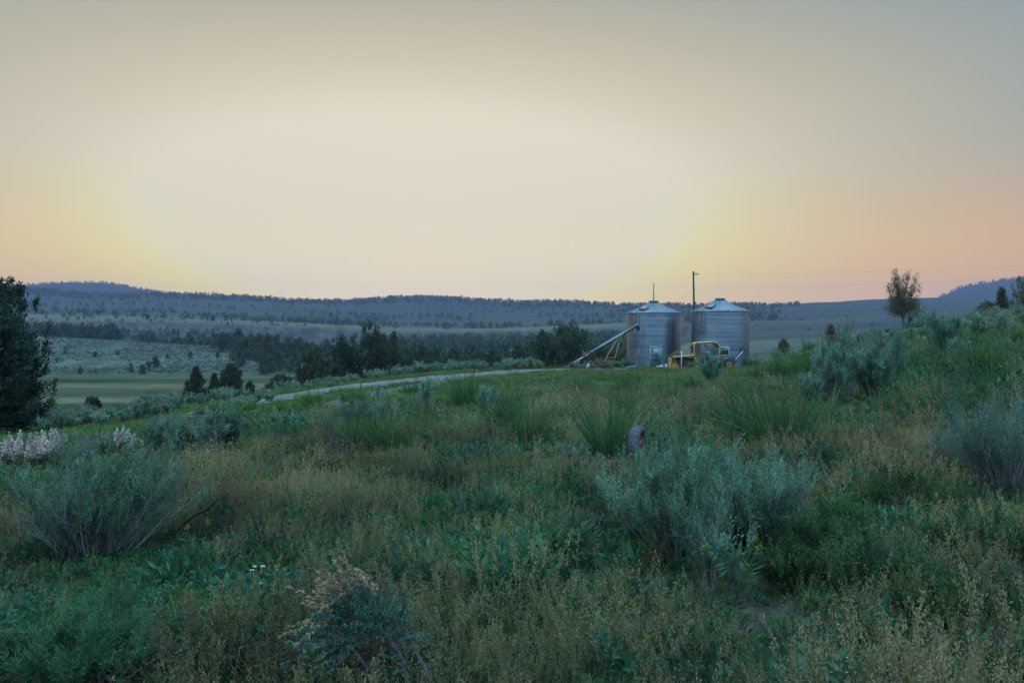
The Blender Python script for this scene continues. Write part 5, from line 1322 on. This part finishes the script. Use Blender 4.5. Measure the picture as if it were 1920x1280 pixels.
# ------------------------------------------------------------------ meadow: thousands of tufts merged into a few masses nobody could count
def tuft(seed, n_bl, n_hd, W, H, n_fl, fl, green, lean=.75, headlen=.13, R=.12, dryb=.1):
    r = R_(seed); mb = MB()
    ph = r.uniform(0, 2*pi, n_bl); rr = np.sqrt(r.uniform(0, 1, n_bl))*R
    b = np.stack([rr*np.cos(ph), rr*np.sin(ph), np.full(n_bl, -.03)], 1)
    a = ph+r.normal(0, .8, n_bl); tl = r.uniform(.05, lean, n_bl)
    d = np.stack([np.sin(tl)*np.cos(a), np.sin(tl)*np.sin(a), np.cos(tl)], 1)
    bend = np.stack([np.cos(a), np.sin(a), np.full(n_bl, -.5)], 1)*r.uniform(.05, .45, (n_bl, 1))
    c = np.array(green)*r.uniform(.6, 1.4, (n_bl, 1)); dd = r.uniform(size=n_bl) < dryb; c[dd] = np.array([.17, .14, .075])
    mb.blades(b, d, H*.62*r.uniform(.45, 1.15, n_bl), W*r.uniform(.7, 1.3, n_bl), bend, r, c, 3)
    if n_hd:
        ph = r.uniform(0, 2*pi, n_hd); rr = np.sqrt(r.uniform(0, 1, n_hd))*R
        b = np.stack([rr*np.cos(ph), rr*np.sin(ph), np.zeros(n_hd)], 1)
        a = r.uniform(0, 2*pi, n_hd); tl = r.uniform(.0, .32, n_hd)
        d = np.stack([np.sin(tl)*np.cos(a), np.sin(tl)*np.sin(a), np.cos(tl)], 1)
        L = H*r.uniform(.62, 1.05, n_hd)
        dr = np.stack([np.cos(a), np.sin(a), np.full(n_hd, -.4)], 1)*r.uniform(.05, .25, (n_hd, 1))
        hc = np.array([.225, .198, .10])*r.uniform(.75, 1.3, (n_hd, 1))
        mb.blades(b, d, L, W*.5, dr, r, hc*.75, 3)
        k = n_hd*n_fl; i = np.repeat(np.arange(n_hd), n_fl); hl = headlen/H
        t = 1-r.uniform(0, 1, (k, 1))*hl*1.6
        ax = b[i]+d[i]*(L[i][:, None]*t)+dr[i]*(L[i][:, None]*t**2)
        side = nrm(r.normal(size=(k, 3)))*(fl*1.9)*np.sin(np.clip((1-t)/(hl*1.6), .03, 1)*pi)**.6*r.uniform(.1, 1, (k, 1))
        mb.leaves(ax+side, nrm(side+d[i]*.02+r.normal(0, .01, (k, 3))), fl*r.uniform(.7, 1.5, k), fl*.5, r, hc[i]*r.uniform(.8, 1.25, (k, 1)))
    return mb.arrays()

GREEN = (.058, .135, .04); DKG = (.034, .10, .046); LUSH = (.088, .175, .042)
def scatter(mb, protos, x, y, sc, tint, r, sink=0.0):
    z = h(x, y)-sink
    kind = r.integers(0, len(protos), len(x))
    for i, (V, Q, T, C) in enumerate(protos):
        s = np.where(kind == i)[0]; n = len(s)
        if not n: continue
        a = r.uniform(0, 6.28, n); ca, sa = np.cos(a)[:, None].astype(np.float32), np.sin(a)[:, None].astype(np.float32); k = sc[s][:, None].astype(np.float32)
        hz = k*r.uniform(.8, 1.2, (n, 1)).astype(np.float32)
        v = np.stack([(V[:, 0]*ca-V[:, 1]*sa)*k+x[s][:, None], (V[:, 0]*sa+V[:, 1]*ca)*k+y[s][:, None], V[:, 2]*hz+z[s][:, None]], -1)
        q = (Q[None]+(np.arange(n)*len(V))[:, None, None]).reshape(-1, 4)
        mb.add(v, q, col=(C[None]*tint[s][:, None]).reshape(-1, 3))

def spots(r, Y0, Y1, dens, margin=1.12, pad=1.2):
    A = .645*margin*(Y1**2-Y0**2)+pad*2*(Y1-Y0); n = int(A*dens)
    Y = np.sqrt(r.uniform(Y0**2, Y1**2, n)); x = (r.uniform(-1, 1, n))*(.645*margin*Y+pad)
    keep = (dist_to(ROADS, x, Y) > 2.3+1.6*fbm(x/1.5, Y/1.5, 77, 2)) & ((dist_to(TRACKS, x, Y) > .75) | (r.uniform(size=n) < .35))
    keep &= r.uniform(size=n) > bare(x, Y)*.85
    u = pix(x, Y)
    keep &= ~((u < 480) & (Y > 42+np.clip(u, 0, 480)*.03))                    # the hay meadow down the left begins here
    for uc, Yc, R in ((1225.5, 80, 2.75), (1350, 76, 2.75)):
        keep &= np.hypot(x-(uc-960)/F*Yc, Y-Yc) > R
    keep &= np.hypot(x, Y) > 1.9
    return x[keep], Y[keep]

def mixing(x, Y):
    """where seed-headed cheatgrass stands thick, and where green or reddish growth takes over"""
    u = pix(x, Y)
    n = fbm(x/2.6, Y/3.6, 81, 4)+.35*fbm(x/.7, Y/.9, 86, 2)
    seed = .41+1.2*n
    seed += .30*np.exp(-((u-560)/330)**2)*np.exp(-((Y-10.5)/5.)**2)           # tan sweep left of centre
    seed += .22*np.exp(-((u-560)/330)**2)*np.exp(-((Y-4.0)/.9)**2)
    seed += .25*np.exp(-((u-1250)/350)**2)*np.exp(-((Y-22)/9.)**2)
    seed -= .40*np.exp(-((u-330)/230)**2)*np.exp(-((Y-5.4)/1.3)**2)           # dark green hollow round the grey bush
    seed -= .25*np.exp(-((u-1550)/300)**2)*np.exp(-((Y-5.6)/1.4)**2)
    seed -= .22*np.clip((Y-13)/10, 0, 1)
    seed -= .9*np.exp(-((u-560)/260)**2)*np.exp(-((Y-32)/8.)**2)
    seed -= .8*((u < 330) & (Y > 19))
    red = np.clip(.16+1.3*fbm(x/1.9+40, Y/2.6, 91, 4), 0, 1)+.42*np.exp(-((u-420)/260)**2)*np.exp(-((Y-10.5)/3.8)**2)+.2*np.exp(-((u-480)/200)**2)*np.exp(-((Y-4.1)/.7)**2)
    return np.clip(seed, 0, 1), np.clip(red, 0, 1)

def weed(seed, big=1.0, n=64):
    """low leafy herb: a loose mound of small broad leaves"""
    r = R_(seed); mb = MB()
    ph = r.uniform(0, 2*pi, n); rr = np.sqrt(r.uniform(0, 1, n))*.13*big**.5; z = r.uniform(.01, .2, n)*(1.2-rr/.2)
    p = np.stack([rr*np.cos(ph), rr*np.sin(ph), z], 1)
    d = nrm(np.stack([np.cos(ph), np.sin(ph), r.uniform(.2, 1.3, n)], 1)+r.normal(0, .35, (n, 3)))
    mb.leaves(p, d, r.uniform(.05, .10, n)*big**.6, r.uniform(.018, .034, n)*big**.6, r, np.array([[.04, .125, .06], [.05, .14, .045], [.035, .11, .065]][seed % 3])*r.uniform(.65, 1.35, (n, 1)))
    m = 8; q = np.stack([np.cos(np.arange(m)), np.sin(np.arange(m)), np.full(m, 2.)], 1); mb.blades(np.zeros((m, 3)), nrm(q), .2, .006, np.zeros((m, 3)), r, (.05, .10, .045), 2)
    return mb.arrays()

def meadow():
    r = R_(900)
    near_h = [tuft(910+i, 26, 7, .011, .33, 40, .0115, GREEN, headlen=.12, R=.13) for i in range(7)]
    near_w = [weed(970+i) for i in range(6)]
    near_g = near_w+[tuft(920+i, 34, 1, .0125, .32, 24, .009, DKG if i % 2 else GREEN, lean=1.0) for i in range(6)]
    mid_h = [tuft(930+i, 22, 6, .017, .37, 16, .021, LUSH if i % 2 else GREEN, R=.19, headlen=.17) for i in range(5)]
    mid_g = [weed(980+i, 2.0, 34) for i in range(4)]+[tuft(940+i, 28, 1, .018, .38, 9, .016, GREEN if i % 2 else LUSH, R=.18, lean=.8) for i in range(5)]
    far_h = [tuft(950+i, 20, 5, .028, .40, 8, .04, LUSH, R=.38) for i in range(4)]
    far_g = [tuft(960+i, 26, 0, .034, .42, 6, .04, LUSH, R=.38, lean=.7) for i in range(4)]
    for name, Y0, Y1, dens, ph, pg, s0, s1 in (('near_meadow_grass', 2.0, 9.5, 125, near_h, near_g, .62, 1.08), ('middle_meadow_grass', 9.5, 26, 22, mid_h, mid_g, .75, 1.2), ('far_meadow_grass', 26, 84, 3.6, far_h, far_g, .6, 1.05)):
        x, Y = spots(r, Y0, Y1, dens)
        low = np.ones(len(x))
        for u_, Y_, R_0 in ((178, 6.0, 1.0), (1340, 5.2, .8), (1885, 6.5, .7), (1440, 5.5, .5), (135, 3.5, .45), (712, 12, .7), (1140, 10.3, .7), (862, 21.2, .9), (1188, 8.7, .5), (390, 14, 1.2), (1570, 13.6, 1.1)):
            c_ = P(u_, Y_); low = np.minimum(low, .5+.5*np.clip(np.hypot(x-c_[0], Y-c_[1])/R_0-.35, 0, 1))
        seed, red = mixing(x, Y)
        isg = r.uniform(size=len(x)) > seed
        sc = r.uniform(s0, s1, len(x))*np.clip(1+1.25*fbm(x/.75, Y/.75, 95, 2), .5, 1.5)*low
        br = (1+1.5*fbm(x/.9+7, Y/1.2, 97, 3))*r.uniform(.75, 1.25, len(x))
        t = np.ones((len(x), 3))*br[:, None]
        t = t*(1+red[:, None]*np.array([.40, -.02, .10]))
        u = pix(x, Y)
        for lab, m, pr in (('seed_heads', ~isg, ph), ('blades', isg, pg)):
            mb = MB(); scatter(mb, pr, x[m], Y[m], sc[m]*(1.0 if lab == 'seed_heads' else .95), t[m], r)
            nm = name if lab == 'blades' else name.replace('grass', 'seed_grass')
            tag(mb.build(nm, M['grass']), kind='stuff')
meadow()
def litter():
    r = R_(995); mb = MB()
    for u, Y, R0 in BARE:
        c = P(u, Y); n = int(700*R0); a = r.uniform(0, 6.28, n); q = R0*1.5*np.sqrt(r.uniform(0, 1, n))
        x = c[0]+q*np.cos(a); y = c[1]+q*np.sin(a)*1.2; p = np.stack([x, y, h(x, y)+r.uniform(.004, .03, n)], 1)
        mb.leaves(p, nrm(np.stack([r.normal(size=n), r.normal(size=n), r.normal(0, .22, n)], 1)), r.uniform(.02, .10, n), r.uniform(.003, .012, n), r, np.array([.27, .23, .17])*r.uniform(.35, 1.25, (n, 1)))
    tag(mb.build('dry_litter', M['leaf']), kind='stuff')
litter()

# hay meadow stubble in the valley, short and fine
def hay():
    r = R_(990); n = 60000
    Y = np.exp(r.uniform(math.log(42), math.log(130), n)); u = r.uniform(-150, 760, n); x = (u-960)/F*Y
    k = ~((u > 480) & (Y < 110)) & ~((Y < 44+np.clip(u, 0, 480)*.03)) & (dist_to(ROADS, x, Y) > 2.2)
    x, Y = x[k], Y[k]; n = len(x); s = .07+.0004*Y
    b = np.stack([x, Y, h(x, Y)-.03], 1)
    stripe = np.sin(Y/7.5+3*fbm(x/80, Y/80, 41, 3))
    c = np.array([.06, .10, .03])*(1+.2*stripe[:, None])*r.uniform(.7, 1.3, (n, 1))
    mb = MB(); mb.blades(b, nrm(r.normal(0, .3, (n, 3))+[0, 0, 1]), s*r.uniform(.8, 2.2, n), s*.6, r.normal(0, .2, (n, 3)), r, c, 1)
    tag(mb.build('hay_meadow_grass', M['grass']), kind='stuff')
hay()

# ------------------------------------------------------------------ air
def haze():
    lo, hi = float(h(0., 300.))-40, EYE+300
    mb = MB(); mb.box((-4350, -4350, lo), (4350, 4350, hi))
    m, nt, N, Lk = new_mat('air')
    out = N.new('ShaderNodeOutputMaterial'); v = N.new('ShaderNodeVolumePrincipled')
    v.inputs['Color'].default_value = (.43, .485, .92, 1); v.inputs['Density'].default_value = HAZE; v.inputs['Anisotropy'].default_value = .5
    Lk.new(v.outputs[0], out.inputs['Volume'])
    tag(mb.build('haze', m), kind='stuff')
HAZE = .00016
haze()

# ------------------------------------------------------------------ sky, sun, camera
SUN_AZ = math.atan((790-960)/F); SUN_EL = rad(2.0)
def sky():
    w = bpy.data.worlds.new('World'); SC.world = w; w.use_nodes = True
    nt = w.node_tree; N = nt.nodes; Lk = nt.links; N.clear()
    out = N.new('ShaderNodeOutputWorld'); bg = N.new('ShaderNodeBackground')
    tc = N.new('ShaderNodeTexCoord'); sp = N.new('ShaderNodeSeparateXYZ'); Lk.new(tc.outputs['Generated'], sp.inputs[0])
    def mth(op, a, b=None, c=None):
        n = N.new('ShaderNodeMath'); n.operation = op
        for i, v in enumerate((a, b, c)):
            if v is None: continue
            if isinstance(v, (int, float)): n.inputs[i].default_value = v
            else: Lk.new(v, n.inputs[i])
        return n.outputs[0]
    az = mth('SUBTRACT', mth('ARCTAN2', sp.outputs[0], sp.outputs[1]), SUN_AZ)
    el = mth('ARCSINE', sp.outputs[2])
    a = mth('DIVIDE', mth('ABSOLUTE', az), rad(20.5)); e = mth('DIVIDE', mth('SUBTRACT', el, rad(9.2)), rad(7.4))
    d = mth('SQRT', mth('ADD', mth('MULTIPLY', a, a), mth('MULTIPLY', e, e)))
    dn = mth('DIVIDE', d, 12.0)
    def ramp(stops):
        n = N.new('ShaderNodeValToRGB'); cr = n.color_ramp; cr.interpolation = 'B_SPLINE' if False else 'LINEAR'
        while len(cr.elements) > 1: cr.elements.remove(cr.elements[0])
        for i, (p, c) in enumerate(stops):
            el_ = cr.elements[0] if i == 0 else cr.elements.new(p/12.0)
            el_.position = p/12.0; el_.color = (*lin(*c), 1)
        Lk.new(dn, n.inputs[0]); return n.outputs[0]
    low = ramp([(0, (222, 214, 180)), (.90, (225, 217, 168)), (.98, (231, 220, 140)), (1.1, (232, 214, 118)), (1.28, (230, 202, 118)), (1.55, (227, 188, 108)), (2.0, (221, 174, 98)), (2.6, (204, 163, 98)), (3.6, (150, 140, 142)), (5.5, (100, 120, 140)), (9, (76, 106, 132))])
    high = ramp([(0, (221, 213, 185)), (.90, (221, 213, 186)), (1.04, (216, 208, 179)), (1.18, (209, 200, 169)), (1.4, (199, 190, 159)), (1.75, (182, 175, 147)), (2.1, (161, 163, 145)), (2.5, (137, 149, 147)), (3.2, (112, 134, 150)), (4.5, (96, 127, 142)), (8, (88, 120, 138)), (11, (82, 113, 134))])
    mr = N.new('ShaderNodeMapRange'); mr.interpolation_type = 'SMOOTHSTEP'; mr.inputs[1].default_value = rad(3.5); mr.inputs[2].default_value = rad(13.5); Lk.new(el, mr.inputs[0])
    mx = N.new('ShaderNodeMix'); mx.data_type = 'RGBA'; Lk.new(mr.outputs[0], mx.inputs[0]); Lk.new(low, mx.inputs[6]); Lk.new(high, mx.inputs[7])
    st = N.new('ShaderNodeTexSky'); st.sky_type = 'NISHITA'; st.sun_disc = False; st.sun_elevation = SUN_EL; st.sun_rotation = SUN_AZ
    sc = N.new('ShaderNodeVectorMath'); sc.operation = 'SCALE'; sc.inputs[3].default_value = .05; Lk.new(st.outputs[0], sc.inputs[0])
    ad = N.new('ShaderNodeMix'); ad.data_type = 'RGBA'; ad.blend_type = 'ADD'; ad.inputs[0].default_value = .12; ad.clamp_result = False
    Lk.new(mx.outputs[2], ad.inputs[6]); Lk.new(sc.outputs[0], ad.inputs[7])
    Lk.new(ad.outputs[2], bg.inputs[0])
    g = N.new('ShaderNodeMapRange'); g.interpolation_type = 'SMOOTHSTEP'; g.inputs[1].default_value = 2.4; g.inputs[2].default_value = 6.5; g.inputs[3].default_value = 0.0; g.inputs[4].default_value = 1.0
    Lk.new(d, g.inputs[0])
    ov = N.new('ShaderNodeMapRange'); ov.interpolation_type = 'SMOOTHSTEP'; ov.inputs[1].default_value = rad(5); ov.inputs[2].default_value = rad(75); ov.inputs[3].default_value = 2.6; ov.inputs[4].default_value = 9.5
    Lk.new(el, ov.inputs[0]); gg = mth('ADD', mth('MULTIPLY', g.outputs[0], ov.outputs[0]), 1.13)
    hz = N.new('ShaderNodeMapRange'); hz.interpolation_type = 'SMOOTHSTEP'; hz.inputs[1].default_value = rad(1.5); hz.inputs[2].default_value = rad(10); hz.inputs[3].default_value = 1.17; hz.inputs[4].default_value = 1.0
    Lk.new(el, hz.inputs[0]); Lk.new(mth('MULTIPLY', gg, hz.outputs[0]), bg.inputs[1])
    Lk.new(bg.outputs[0], out.inputs[0])
sky()
sd = bpy.data.lights.new('sun', 'SUN'); sd.energy = .25; sd.angle = rad(3); sd.color = (1, .78, .5)
so = bpy.data.objects.new('sun', sd); COL.objects.link(so)
from mathutils import Vector
so.rotation_euler = Vector((-math.sin(SUN_AZ)*math.cos(SUN_EL), -math.cos(SUN_AZ)*math.cos(SUN_EL), -math.sin(SUN_EL))).to_track_quat('-Z', 'Y').to_euler()
so.location = (0, 0, 300)

cd = bpy.data.cameras.new('camera'); cd.lens = 28; cd.sensor_width = 36; cd.clip_start = .05; cd.clip_end = 12000
co = bpy.data.objects.new('camera', cd); COL.objects.link(co); co.location = (0, 0, EYE); co.rotation_euler = (pi/2, 0, 0)
SC.camera = co
SC.view_settings.view_transform = 'Standard'; SC.view_settings.look = 'None'; SC.view_settings.exposure = 0; SC.view_settings.gamma = 1
SC.render.engine = 'CYCLES'
cy = SC.cycles
cy.max_bounces = 6; cy.diffuse_bounces = 3; cy.glossy_bounces = 3; cy.transmission_bounces = 3; cy.transparent_max_bounces = 6; cy.volume_bounces = 1
cy.use_denoising = True
